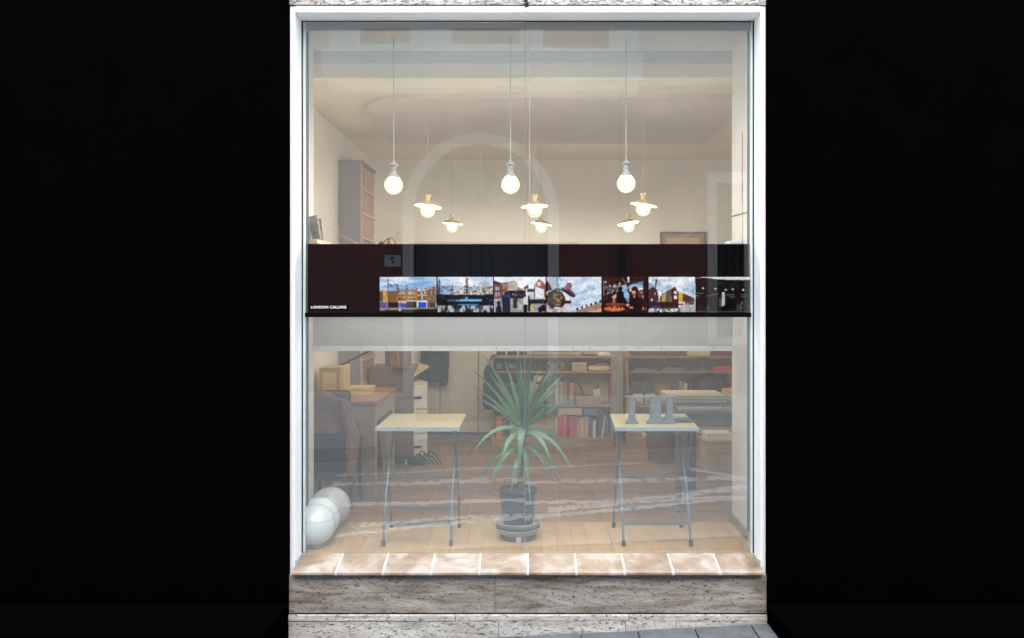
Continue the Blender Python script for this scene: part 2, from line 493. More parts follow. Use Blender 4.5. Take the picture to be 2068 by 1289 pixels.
# ------------------------------------------------------------------ mesh helpers
class MB:
    def __init__(s):
        s.bm = bmesh.new()
    def box(s, x0, x1, y0, y1, z0, z1, bevel=0.0, rot=None, piv=None):
        r = bmesh.ops.create_cube(s.bm, size=1.0)
        vs = r['verts']
        for v in vs:
            v.co = Vector(((x0 + x1) / 2 + v.co.x * (x1 - x0), (y0 + y1) / 2 + v.co.y * (y1 - y0), (z0 + z1) / 2 + v.co.z * (z1 - z0)))
        if bevel > 0:
            es = list({e for v in vs for e in v.link_edges})
            nv = bmesh.ops.bevel(s.bm, geom=es, offset=bevel, segments=2, affect='EDGES', profile=0.5)
            vs = list({v for f in nv['faces'] for v in f.verts} | {v for v in vs if v.is_valid})
        if rot is not None:
            p = Vector(piv) if piv is not None else Vector(((x0 + x1) / 2, (y0 + y1) / 2, (z0 + z1) / 2))
            for v in vs:
                v.co = rot @ (v.co - p) + p
        return s
    def tube(s, pts, r, n=8, cap=True):
        pts = [Vector(p) for p in pts]
        rs = r if isinstance(r, (list, tuple)) else [r] * len(pts)
        rings = []
        up = Vector((0.123, 0.31, 0.94)).normalized()
        for i, p in enumerate(pts):
            d = (pts[min(i + 1, len(pts) - 1)] - pts[max(i - 1, 0)]).normalized()
            a = d.cross(up)
            if a.length < 1e-3:
                a = d.cross(Vector((1, 0, 0)))
            a.normalize()
            b = d.cross(a).normalized()
            rings.append([s.bm.verts.new(p + (a * math.cos(2 * math.pi * k / n) + b * math.sin(2 * math.pi * k / n)) * rs[i]) for k in range(n)])
        for i in range(len(rings) - 1):
            for k in range(n):
                s.bm.faces.new((rings[i][k], rings[i][(k + 1) % n], rings[i + 1][(k + 1) % n], rings[i + 1][k]))
        if cap:
            s.bm.faces.new(rings[0])
            s.bm.faces.new(list(reversed(rings[-1])))
        return s
    def lathe(s, prof, c=(0, 0, 0), n=28, rot=None):
        c = Vector(c)
        rings = []
        for (r, z) in prof:
            if r < 1e-5:
                v = Vector((0, 0, z))
                rings.append([s.bm.verts.new((rot @ v if rot else v) + c)])
            else:
                row = []
                for k in range(n):
                    v = Vector((r * math.cos(2 * math.pi * k / n), r * math.sin(2 * math.pi * k / n), z))
                    row.append(s.bm.verts.new((rot @ v if rot else v) + c))
                rings.append(row)
        for a, b in zip(rings, rings[1:]):
            if len(a) == 1 and len(b) == 1:
                continue
            for k in range(n):
                k2 = (k + 1) % n
                if len(a) == 1:
                    s.bm.faces.new((a[0], b[k2], b[k]))
                elif len(b) == 1:
                    s.bm.faces.new((a[k], a[k2], b[0]))
                else:
                    s.bm.faces.new((a[k], a[k2], b[k2], b[k]))
        return s
    def prism(s, pts, y0, y1):
        """outline in the x-z plane given depth from y0 to y1"""
        a = [s.bm.verts.new((x, y0, z)) for x, z in pts]
        b = [s.bm.verts.new((x, y1, z)) for x, z in pts]
        n = len(pts)
        s.bm.faces.new(a)
        s.bm.faces.new(list(reversed(b)))
        for k in range(n):
            s.bm.faces.new((a[k], b[k], b[(k + 1) % n], a[(k + 1) % n]))
        return s
    def hprism(s, pts, z0, z1):
        a = [s.bm.verts.new((x, y, z0)) for x, y in pts]
        b = [s.bm.verts.new((x, y, z1)) for x, y in pts]
        n = len(pts)
        s.bm.faces.new(a)
        s.bm.faces.new(list(reversed(b)))
        for k in range(n):
            s.bm.faces.new((a[k], b[k], b[(k + 1) % n], a[(k + 1) % n]))
        return s
    def ico(s, c, r, sub=2, sc=(1, 1, 1)):
        g = bmesh.ops.create_icosphere(s.bm, subdivisions=sub, radius=r)
        for v in g['verts']:
            v.co = Vector((v.co.x * sc[0], v.co.y * sc[1], v.co.z * sc[2])) + Vector(c)
        return s
    def build(s, name, m, parent=None, smooth=False, origin=None):
        bmesh.ops.recalc_face_normals(s.bm, faces=s.bm.faces)
        me = bpy.data.meshes.new(name)
        if origin is not None:
            bmesh.ops.translate(s.bm, verts=s.bm.verts, vec=-Vector(origin))
        s.bm.to_mesh(me)
        s.bm.free()
        me.materials.append(m)
        if smooth:
            me.polygons.foreach_set('use_smooth', [True] * len(me.polygons))
            try:
                me.set_sharp_from_angle(angle=R(40))
            except Exception:
                pass
        o = bpy.data.objects.new(name, me)
        COL.objects.link(o)
        if origin is not None:
            o.location = origin
        if parent is not None:
            o.parent = parent
            if origin is not None:
                o.location = Vector(origin)
        return o

def tag(o, label, cat, group=None):
    o['label'] = label
    o['category'] = cat
    if group:
        o['group'] = group
    return o

def thing(name, label, cat, loc=(0, 0, 0), group=None, rz=0.0):
    o = bpy.data.objects.new(name, None)
    o.empty_display_size = 0.1
    COL.objects.link(o)
    o.location = loc
    o.rotation_euler = (0, 0, rz)
    return tag(o, label, cat, group)

def struct(o):
    o['kind'] = 'structure'
    return o

def copy_tree(o, parent=None):
    c = o.copy()
    COL.objects.link(c)
    if parent is not None:
        c.parent = parent
    for ch in [x for x in bpy.data.objects if x.parent == o]:
        copy_tree(ch, c)
    return c

def share(me, name, parent, loc, rot=(0, 0, 0), m=None):
    o = bpy.data.objects.new(name, me)
    COL.objects.link(o)
    o.parent = parent
    o.location = loc
    o.rotation_euler = rot
    return o

def px(x, Y):                      # photo column -> metres at depth Y
    return (x - 1066.0) * (DIST + Y) / 1640.0
def pz(y, Y):                      # photo row -> height at depth Y
    return EYE - (y - 600.0) * (DIST + Y) / 1640.0

def street_z(x):
    return -0.428 + 0.05 * x
ORD = ['first', 'second', 'third', 'fourth', 'fifth', 'sixth', 'seventh', 'eighth', 'ninth', 'tenth', 'eleventh', 'twelfth', 'thirteenth', 'fourteenth']

# ------------------------------------------------------------------ street
FW = -0.17                          # front face of our stone wall
OPP = -6.3                          # face of the building across the street
def tilted(pts, name, m, lift=0.0):
    me = bpy.data.meshes.new(name)
    v = [(x, y, street_z(x) + lift) for x, y in pts]
    me.from_pydata(v, [], [list(range(len(v)))])
    me.materials.append(m)
    o = bpy.data.objects.new(name, me)
    COL.objects.link(o)
    return o
struct(tilted([(-40, -60), (40, -60), (40, 30), (-40, 30)], 'ground', M['asphalt'], -0.30))
struct(tilted([(-30, OPP + 1.0), (30, OPP + 1.0), (30, -1.52), (-30, -1.52)], 'road', M['asphalt'], -0.10))
pave = bpy.data.objects.new('pavement', None)
COL.objects.link(pave)
struct(pave)
slab_bm = MB().box(-0.164, 0.164, -0.216, 0.216, -0.05, 0.0, 0.005)
slab0 = slab_bm.build('paving_slab', M['slab'], pave)
slab0.parent = pave
tilt = math.atan(0.05)
k = 0
for j in range(3):
    for i in range(-10, 12):
        x = i * 0.335 + 0.145 + (0.168 if j % 2 else 0)
        y = FW - 0.235 - j * 0.44
        o = slab0 if k == 0 else share(slab0.data, 'paving_slab', pave, (0, 0, 0))
        o.location = (x, y, street_z(x) + random.uniform(-0.002, 0.002))
        o.rotation_euler = (random.uniform(-.003, .003), -tilt, random.uniform(-.008, .008))
        k += 1
tilted([(-30, -1.52), (30, -1.52), (30, 0.0), (-30, 0.0)], 'slab_bed', M['joint'], -0.016).parent = pave
tilted([(-30, OPP), (30, OPP), (30, OPP + 1.0), (-30, OPP + 1.0)], 'far_pavement', M['slab'], 0.02).parent = pave
for yy, nm in ((-1.58, 'kerb_stone'), (OPP + 0.98, 'kerb_stone')):
    b = MB()
    b.box(-12, 12, yy - 0.06, yy + 0.06, -0.2, 0.004, 0.01)
    o = b.build(nm, M['kerb'], pave)
    o.location = (0, 0, street_z(0) + 0.01)
    o.rotation_euler = (0, -tilt, 0)

# pale chalky streaks on the road (seen mirrored in the lower glass)
def residue_strip(bm, ax, ay, bx, by, w, n, seed, keep):
    for i in range(n):
        for j in range(8):
            t0, t1 = i / n, (i + 1) / n
            for_t = []
            u0, u1 = j / 8 - 0.5, (j + 1) / 8 - 0.5
            def pt(t, u):
                x = ax + (bx - ax) * t
                ww = w * (0.45 + 0.75 * (0.5 + 0.5 * mnoise.noise(Vector((t * 5, seed, 1)))) )
                y = ay + (by - ay) * t + 0.05 * mnoise.noise(Vector((t * 4, seed, 5))) + u * ww + 0.02 * mnoise.noise(Vector((t * 60, u * 5, seed)))
                return (x, y)
            d = mnoise.noise(Vector((t0 * 55, u0 * 2.2 + 7, seed * 3.1))) + 0.6 * mnoise.noise(Vector((t0 * 160, u0 * 6, seed)))
            edge = abs((u0 + u1))
            if d < keep + 0.55 * edge * edge - 0.42:
                continue
            vs = [bm.verts.new((x, y, street_z(x) - 0.095)) for x, y in (pt(t0, u0), pt(t1, u0), pt(t1, u1), pt(t0, u1))]
            bm.faces.new(vs)
b = MB()
for q in ((-1.75, -2.45, 2.3, -3.15, 0.16, 260, 1.0, 0.02), (-1.95, -3.55, 2.7, -3.05, 0.20, 280, 2.0, 0.0), (-1.6, -2.75, 0.6, -2.85, 0.18, 160, 3.0, 0.12),
          (-2.3, -4.55, 2.9, -3.9, 0.30, 260, 4.0, 0.1), (0.2, -3.0, 2.4, -3.55, 0.28, 160, 5.0, 0.02), (1.9, -4.6, 2.9, -3.2, 0.26, 90, 6.0, -0.2),
          (-2.4, -5.0, 1.4, -5.05, 0.16, 180, 8.0, 0.05)):
    residue_strip(b.bm, *q)
o = b.build('road_residue', M['residue'])
o['kind'] = 'stuff'
o['label'] = 'chalky white streaks on the grey road'

# ------------------------------------------------------------------ building across the street (mirrored in the glass)
opp = thing('facing_building', 'red brown building across the street with arched grey door and pale ledge', 'building', (0, OPP, 0))
def ob(mb, name, m, parent=None, smooth=False):
    o = mb.build(name, m, parent or opp, smooth)
    return o
AX, AR, ASP = -0.651, 1.08, 2.749        # arch centre, outer radius, spring height
def local_y(d):                          # metres in front of the wall face
    return d
b = MB()
# wall pieces round the arch and the window openings (origin of opp is on the wall face; +y towards us)
ri = AR - 0.15
def arch_pts(r, n=24):
    return [(AX + r * math.cos(math.pi * i / n), ASP + r * math.sin(math.pi * i / n)) for i in range(n + 1)]
b.box(-9, AX - ri, -0.4, 0, -1.2, 4.55)
b.box(AX + ri, 2.62, -0.4, 0, -1.2, 4.55)
b.box(2.62, 3.0, -0.4, 0, -1.2, 1.04)
b.box(2.62, 3.0, -0.4, 0, 3.197, 4.55)
b.box(3.0, 9, -0.4, 0, -1.2, 4.55)
top = arch_pts(ri)
for (xa, za), (xb, zb) in zip(top, top[1:]):
    b.prism([(xa, za), (xa, 4.55), (xb, 4.55), (xb, zb)], -0.4, 0)
ob(b, 'wall', M['wall_red'])
b = MB()
po, pi_ = arch_pts(AR), arch_pts(ri)
for k in range(24):
    b.prism([po[k], po[k + 1], pi_[k + 1], pi_[k]], -0.25, 0.05)
b.box(AX - AR, AX - ri, -0.25, 0.05, -1.0, ASP)
b.box(AX + ri, AX + AR, -0.25, 0.05, -1.0, ASP)
ob(b, 'arch_surround', M['surround'])
for s in (-1, 1):
    dl = MB()
    x0, x1 = (AX - ri, AX - 0.008) if s < 0 else (AX + 0.008, AX + ri)
    dl.box(x0, x1, -0.24, -0.18, -0.6, ASP - 0.05)
    d = ob(dl, 'door', M['door_grey'])
    for (z0, z1) in ((-0.25, 0.55), (0.7, 1.55), (1.7, 2.55)):
        pm = MB()
        pm.box(x0 + 0.14, x1 - 0.14, -0.185, -0.165, z0, z1, 0.008)
        pm.build('door_panel', M['door_grey'], d)
    hd = MB().ico((AX + s * 0.07, -0.14, 0.95), 0.03, 1)
    hd.build('handle', M['brass'], d)
b = MB()
b.box(AX - ri, AX + ri, -0.25, -0.14, ASP - 0.05, ASP + 0.06)
ob(b, 'transom', M['door_grey'])
b = MB()
pts = arch_pts(ri + 0.01)
b.prism([(AX - ri, ASP + 0.06)] + [p for p in reversed(pts)][1:-1] + [(AX + ri, ASP + 0.06)], -0.24, -0.21)
fan = ob(b, 'fanlight', M['dark_pane'])
for i in range(1, 6):
    a = math.pi * i / 6
    sp = MB().tube([(AX + 0.18 * math.cos(a), -0.2, ASP + 0.06 + 0.18 * math.sin(a)), (AX + ri * math.cos(a), -0.2, ASP + ri * math.sin(a))], 0.010, 6)
    sp.build('spoke', M['wall_grey'], fan)
b = MB()
b.box(-2.76, 1.54, 0, 0.45, 4.51, 4.87, 0.01)
ob(b, 'ledge', M['ledge'])
b = MB()
b.box(-2.72, 1.50, 0, 0.3, 4.40, 4.51)
ob(b, 'ledge_moulding', M['ledge'])
b = MB()
ups = ((-2.35, -1.63), (-1.06, -0.11), (0.22, 1.13))
xs = [-2.76]
for (u0, u1) in ups:
    b.box(xs[-1], u0, -0.4, -0.02, 4.55, 5.95)
    b.box(u0, u1, -0.4, -0.02, 4.55, 5.08)
    b.box(u0, u1, -0.4, -0.02, 5.9, 5.95)
    xs.append(u1)
b.box(xs[-1], 1.54, -0.4, -0.02, 4.55, 5.95)
ob(b, 'upper_wall', M['wall_teal'])
b = MB()
b.box(-9, -2.76, -0.4, -0.02, 4.55, 5.95)
ob(b, 'side_wall', M['wall_grey'])
b = MB()
b.box(1.54, 9, -0.4, -0.02, 4.55, 5.95)
ob(b, 'side_wall', M['wall_grey'])
for (u0, u1) in ups:
    b = MB()
    for (p, q, r_, t) in ((u0, u0 + 0.05, 5.08, 5.9), (u1 - 0.05, u1, 5.08, 5.9), (u0 + .05, u1 - .05, 5.08, 5.14), (u0 + .05, u1 - .05, 5.86, 5.9), ((u0 + u1) / 2 - .03, (u0 + u1) / 2 + .03, 5.14, 5.86)):
        b.box(p, q, -0.2, -0.1, r_, t)
    f = ob(b, 'window', M['door_grey'])
    g = MB().box(u0 + .05, u1 - .05, -0.18, -0.165, 5.14, 5.86)
    g.build('pane', M['dark_pane'], f)
# window with a pale surround and an iron grille
b = MB()
b.box(2.49, 2.62, -0.2, 0.05, 0.943, 3.335)
b.box(3.0, 3.13, -0.2, 0.05, 0.943, 3.335)
b.box(2.62, 3.0, -0.2, 0.05, 3.197, 3.335)
b.box(2.62, 3.0, -0.2, 0.07, 0.943, 1.04)
wnd = ob(b, 'window', M['surround'])
MB().box(2.62, 3.0, -0.3, -0.27, 1.04, 3.197).build('pane', M['dark_pane'], wnd)
for i in range(3):
    MB().tube([(2.70 + 0.11 * i, -0.05, 1.04), (2.70 + 0.11 * i, -0.05, 3.197)], 0.009, 6).build('grille_bar', M['iron'], wnd)
for z in (1.35, 1.95, 2.55):
    MB().tube([(2.81 + 0.14 * math.cos(t / 4), -0.05, z + 0.2 * math.sin(t / 4)) for t in range(26)], 0.008, 6).build('grille_scroll', M['iron'], wnd)
b = MB()
b.tube([(1.31, 0.06, -0.9), (1.31, 0.06, 4.5)], 0.05, 12)
for z in (0.2, 1.8, 3.4):
    b.box(1.24, 1.38, 0.0, 0.09, z, z + 0.04)
ob(b, 'downpipe', M['pipe'], smooth=True)
for i, (d, z) in enumerate(((0.62, 0.02), (0.30, 0.15))):
    b = MB()
    b.box(AX - AR - 0.25, AX + AR + 0.35, 0.0 if i else 0.0, d, -1.0 if i == 0 else street_z(AX) + z - 0.0, street_z(AX) + z + 0.13, 0.008) if i == 0 else b.box(AX - AR - 0.05, AX + AR + 0.15, 0.0, d, street_z(AX) + 0.153, street_z(AX) + 0.29, 0.008)
    ob(b, 'door_step', M['kerb'])
b = MB()
b.box(-9, AX - AR - 0.001, 0.0, 0.03, -1.1, 0.24)
ob(b, 'wall_base', M['base_pale'])
ob(MB().box(AX + AR + 0.001, 9, 0.0, 0.03, -1.1, 0.24), 'wall_base', M['base_pale'])
b = MB()
b.box(-9, 9, -7, -0.4, -1.2, 5.95)
ob(b, 'rear_block', M['wall_grey'])

npl = thing('number_plate', 'pale house number plate with a black 7 beside the arched door', 'sign', (-1.874, OPP, 2.077))
MB().box(-0.115, 0.115, 0.0, 0.02, -0.08, 0.08, 0.006).build('plate', M['plate'], npl)

def text_mesh(body, size, name, m, parent, loc, rot, bold=0.0, ext=0.001):
    cu = bpy.data.curves.new('lettering', 'FONT')
    cu.body = body
    cu.size = size
    cu.extrude = ext
    cu.offset = bold
    cu.space_character = 1.10 if len(body) > 1 else 1.0
    cu.align_x = 'CENTER'
    cu.align_y = 'CENTER'
    t = bpy.data.objects.new('lettering', cu)
    COL.objects.link(t)
    dg = bpy.context.evaluated_depsgraph_get()
    me = bpy.data.meshes.new_from_object(t.evaluated_get(dg))
    bpy.data.objects.remove(t)
    me.materials.clear()
    me.materials.append(m)
    o = bpy.data.objects.new(name, me)
    COL.objects.link(o)
    o.parent = parent
    o.location = loc
    o.rotation_euler = rot
    return o
text_mesh('7', 0.14, 'numeral', M['ink_black'], npl, (0, 0.0225, 0), (R(90), 0, R(180)), 0.002)

# ------------------------------------------------------------------ our facade
fac = thing('shop_facade', 'pitted travertine shop wall around the big window', 'wall', (0, 0, 0))
def fb(mb, name, m, parent=None):
    return mb.build(name, m, parent or fac)
# plinth courses
def stones(xs, y0, y1, z0, z1, m, name='stone_slab', gap=0.0011, bev=0.0012):
    for a, c in zip(xs, xs[1:]):
        cx = (a + c) / 2
        b = MB()
        b.box(a + gap - cx, c - gap - cx, y0 + random.uniform(-.0015, .0015), y1, z0, z1, bev)
        o = b.build(name, m, fac)
        o.location = (cx, 0, 0)
stones([-1.45, -0.195, 1.45], FW, 0.3, -0.302, -0.078, M['stone_plinth'])
stones([-1.45, -0.43, 0.6, 1.45], FW - 0.012, 0.3, -0.345, -0.313, M['stone_base'], gap=0.0015)
stones([-1.45, -1.055, -0.172, 0.58, 0.88, 1.45], FW - 0.010, 0.3, -0.56, -0.3475, M['stone_base'])
fb(MB().box(-1.45, 1.45, FW + 0.012, 0.28, -0.6, -0.079), 'joint_bed', M['joint'])
stones([-1.45, -0.01, 1.45], -0.162, 0.25, 3.318, 3.9, M['stone_top'])
stones([-1.45, 0.4, 1.45], -0.162, 0.25, 3.906, 4.6, M['stone_top'])
stones([-1.45, -0.3, 1.45], -0.162, 0.25, 4.606, 6.4, M['stone_top'])
fb(MB().box(-1.45, 1.45, -0.15, 0.24, 3.32, 6.38), 'joint_bed', M['joint'])
# roof slab and rear walls so that the shop is a closed box
fb(MB().box(-4.2, 4.2, 0.25, 6.0, 3.62, 6.4), 'upper_storey', M['wall_grey'])

ir = tag(MB().tube([(-0.012, -0.163, 3.36), (-0.012, -0.185, 3.345), (-0.008, -0.19, 3.315), (-0.004, -0.18, 3.300)], 0.013, 8).build('iron_hook', M['iron'], smooth=True), 'small rusty iron hook over the middle of the window', 'hook')

# added black blocks, made up to keep both sides of the window black
for s, lab in ((-1, 'added matt black block beside the white globe lamps end of the window'), (1, 'added matt black block beside the end of the window with the desk behind')):
    p = thing('added_side_block', lab, 'filler block', (s * 1.42, 0, 0), 'added black blocks flanking the window')
    def sx(a, c):
        return (a, c) if s > 0 else (-c, -a)
    x0, x1 = sx(0.0, 4.2)
    b = MB()
    b.box(x0, x1, -0.20, 0.26, -0.9, 6.4)
    b.build('side_block_body', M['side_block_black'], p)
    MB().box(x0, x1, -0.62, -0.2005, -0.9, -0.24, 0.01).build('side_block_foot', M['side_block_black'], p)  # added foot that hides the paving at the sides

win = thing('shop_window', 'large fixed shop window in a deep white painted surround', 'window', (0, 0, 0))
RX = 1.39
ZT = 3.275
b = MB()
b.box(-1.42, -RX, -0.153, -0.0, -0.092, 3.314, 0.003)
b.build('jamb', M['white_paint'], win)
b = MB()
b.box(RX, 1.42, -0.153, -0.0, -0.092, 3.314, 0.003)
b.build('jamb', M['white_paint'], win)
b = MB()
b.box(-RX + 0.0002, RX - 0.0002, -0.156, 0.0, ZT, 3.314, 0.003)
b.build('head', M['white_paint'], win)
for s in (-1, 1):
    xa, xc = sorted((s * 1.3885, s * 1.3815))
    MB().box(xa, xc, -0.012, 0.02, -0.002, ZT - 0.001).build('gasket', M['gasket'], win)
    xa, xc = sorted((s * 1.3810, s * 1.372))
    MB().box(xa, xc, -0.010, 0.02, 0.0, ZT - 0.006).build('glazing_bead', M['frame_pale'], win)
MB().box(-1.38, 1.38, -0.008, 0.0, ZT - 0.006, ZT - 0.0005).build('gasket', M['gasket'], win)
MB().box(-1.371, 1.371, 0.004, 0.03, ZT - 0.052, ZT - 0.007).build('header_rail', M['header'], win)
GJ = px(1060, 0)
for (xa, xc, rz) in ((-1.372, GJ - 0.0012, 0.0015), (GJ + 0.0012, 1.372, -0.002)):
    cx = (xa + xc) / 2
    # one leaf of plate glass: a thin sheet, its two surfaces' mirror share in one material
    me = bpy.data.meshes.new('glass_pane')
    h = (xc - xa) / 2
    me.from_pydata([(-h, 0, 0), (h, 0, 0), (h, 0, ZT - 0.006), (-h, 0, ZT - 0.006)], [], [(0, 1, 2, 3)])
    me.materials.append(M['glass'])
    o = bpy.data.objects.new('glass_pane', me)
    COL.objects.link(o)
    o.parent = win
    o.location = (cx, -0.004, 0.0)
    o.rotation_euler = (rz, 0, 0)
MB().box(GJ - 0.0012, GJ + 0.0012, -0.005, 0.003, 0.0, ZT - 0.01).build('glass_joint', M['silicone'], win)
# sloping tiled sill with a bull-nosed front
sj = [-1.40, -1.135, -0.857, -0.571, -0.288, 0.0, 0.288, 0.575, 0.86, 1.14, 1.40]
prof = [(-0.004, 0.0), (-0.185, -0.043), (-0.196, -0.047), (-0.202, -0.055), (-0.202, -0.066), (-0.196, -0.072), (-0.004, -0.05)]
def sill_piece(a, c, lift, name, m):
    cx = (a + c) / 2
    b = MB()
    va = [b.bm.verts.new((a - cx, y, z + lift)) for y, z in prof]
    vc = [b.bm.verts.new((c - cx, y, z + lift)) for y, z in prof]
    n = len(prof)
    b.bm.faces.new(va)
    b.bm.faces.new(list(reversed(vc)))
    for k in range(n):
        b.bm.faces.new((va[k], vc[k], vc[(k + 1) % n], va[(k + 1) % n]))
    o = b.build(name, m, win, True)
    o.location = (cx, 0, 0)
    return o
for a, c in zip(sj, sj[1:]):
    o = sill_piece(a + 0.007, c - 0.007, random.uniform(0, .0015), 'sill_tile', M['sill'])
for x in sj[1:-1]:
    w = random.uniform(0.0062, 0.0069)
    o = sill_piece(x - w, x + w, -0.0005, 'mortar_joint', M['mortar'])
for s in (-1, 1):   # mortar where the sill meets the jamb
    MB().box(*sorted((s * 1.3895, s * 1.3935 - s * 0.012)), -0.150, -0.003, -0.03, 0.004).build('mortar_joint', M['mortar'], win)

# ------------------------------------------------------------------ shop interior shell
BX0, BX1, BD = -1.50, 1.43, 0.69
LX, RXX, BY, CH = -1.75, 2.9, 4.1, 3.115
bay = bpy.data.objects.new('bay_floor', None)
COL.objects.link(bay)
struct(bay)
MB().box(BX0 - 0.1, BX1 + 0.1, 0.004, BD, -0.07, -0.006).build('floor_gap', M['floor_gap'], bay)
plank = None
x = BX0
i = 0
while x < BX1 - 0.01:
    w = min(random.choice((0.10, 0.15, 0.15, 0.13)), BX1 - x)
    for (y0, y1) in ((0.006, 0.165), (0.167, BD)) if i % 2 else ((0.006, 0.40), (0.402, BD)):
        b = MB()
        b.box(-w / 2 + 0.001, w / 2 - 0.001, y0, y1, -0.012, 0.0)
        o = b.build('floor_plank', M['bay_plank'], bay)
        o.location = (x + w / 2, 0, random.uniform(-.0006, .0))
    x += w
    i += 1
rf = bpy.data.objects.new('room_floor', None)
COL.objects.link(rf)
struct(rf)
MB().box(LX - 0.1, RXX + 0.1, BD, BY + 0.1, -0.09, -0.026).build('grout_bed', M['grout'], rf)
TS = 0.33
tile0 = MB().box(-TS / 2 + .003, TS / 2 - .003, -TS / 2 + .003, TS / 2 - .003, -0.03, -0.022, 0.0015)
t0 = tile0.build('floor_tile', M['floor_tile'], rf)
k = 0
ny = int((BY - BD) / TS)
nx = int((RXX - LX) / TS)
for j in range(ny + 1):
    for i in range(nx + 1):
        xx = LX + TS / 2 + i * TS
        yy = BD + TS / 2 + 0.004 + j * TS
        if yy + TS / 2 > BY + 0.2 or xx > RXX + 0.15:
            continue
        o = t0 if k == 0 else share(t0.data, 'floor_tile', rf, (0, 0, 0))
        o.location = (xx, yy, random.uniform(-.001, .001))
        o.rotation_euler = (0, 0, random.choice((0, math.pi)))
        k += 1

def wallbox(x0, x1, y0, y1, z0, z1, name, m):
    return struct(MB().box(x0, x1, y0, y1, z0, z1).build(name, m))
wl = wallbox(BX0 - 0.08, BX0, 0.0, BD, -0.05, 3.6, 'bay_wall', M['bay_white'])
wr = wallbox(BX1, BX1 + 0.08, 0.0, BD, -0.05, 3.6, 'bay_wall', M['bay_white'])
MB().box(BX1 - 0.014, BX1 - 0.0005, 0.004, BD, 0.001, 0.068, 0.003).build('baseboard', M['baseboard'], wr)
MB().box(BX0 + 0.0005, BX0 + 0.014, 0.004, BD, 0.001, 0.068, 0.003).build('baseboard', M['baseboard'], wl)
wallbox(LX - 0.1, LX, BD, BY, -0.1, 3.6, 'side_wall', M['plaster'])
wallbox(RXX, RXX + 0.1, BD, BY, -0.1, 3.6, 'side_wall', M['plaster'])
bw = wallbox(LX - 0.1, RXX + 0.1, BY, BY + 0.1, -0.1, 3.6, 'back_wall', M['plaster'])
wallbox(LX - 0.1, BX0 - 0.081, BD - 0.06, BD - 0.001, -0.1, 3.6, 'front_wall', M['plaster'])
wallbox(BX1 + 0.081, RXX + 0.1, BD - 0.06, BD - 0.001, -0.1, 3.6, 'front_wall', M['plaster'])
wallbox(LX - 0.1, RXX + 0.1, BD + 0.0005, BY, CH, CH + 0.1, 'room_ceiling', M['ceiling'])
wallbox(BX0, BX1, BD + 0.001, BD + 0.0015 + 0.05, CH + 0.101, 3.6, 'bulkhead', M['bay_white'])
wallbox(BX0, BX1, 0.03, BD - 0.001, 3.30, 3.4, 'bay_ceiling', M['bay_white'])
# skirting on the back wall, tall cream panels with seams
MB().box(LX, RXX, BY - 0.012, BY - 0.001, -0.02, 0.07).build('baseboard', M['baseboard'], bw)
for (a, c) in ((px(845, 4.0), px(888, 4.0)), (px(888, 4.0), px(966, 4.0)), (px(966, 4.0), px(1082, 4.0)), (px(1082, 4.0), px(1168, 4.0))):
    MB().box(a + 0.006, c - 0.006, BY - 0.05, BY - 0.013, 0.07, 2.19, 0.003).build('wall_panel', M['panel_cream'], bw)
# ceiling raft with clipped rounded corners
raft = [(px(770, 1.35), 1.35), (px(1455, 1.35), 1.35)]
def raft_poly():
    xl, xr, y0, y1 = -1.33, 1.72, 1.15, 2.98
    r = 0.42
    p = []
    for i in range(7):
        a = math.pi / 2 * i / 6
        p.append((xl + r - r * math.cos(a), y0 + 1.3 * r - 1.3 * r * math.sin(a)))
    for i in range(7):
        a = math.pi / 2 * i / 6
        p.append((xr - 0.55 * r + 0.55 * r * math.sin(a), y0 + r - r * math.cos(a)))
    p += [(xr, y1), (xl, y1)]
    return p
rb = MB().hprism(raft_poly(), 3.085, CH - 0.0006)
tag(rb.build('ceiling_raft', M['raft']), 'mauve suspended ceiling raft with rounded front corners', 'ceiling panel')

# ------------------------------------------------------------------ printed band with photographs
band = thing('photo_banner', 'black banner strip across the window carrying seven street photographs', 'banner', (0, -0.012, 0))
YB = -0.014
zt, zb = pz(493, YB), pz(632.5, YB)
MB().box(-1.364, 1.364, 0.0, 0.006, zb, zt).build('backing', M['band_black'], band)
MB().box(-1.366, 1.369, -0.016, -0.0006, pz(640.5, -.01), pz(631.5, -.01), 0.003).build('bottom_bar', M['bar_black'], band)

def srgb(c):
    c = np.asarray(c, dtype=float) / 255.0
    return np.where(c <= 0.04045, c / 12.92, ((c + 0.055) / 1.055) ** 2.4)

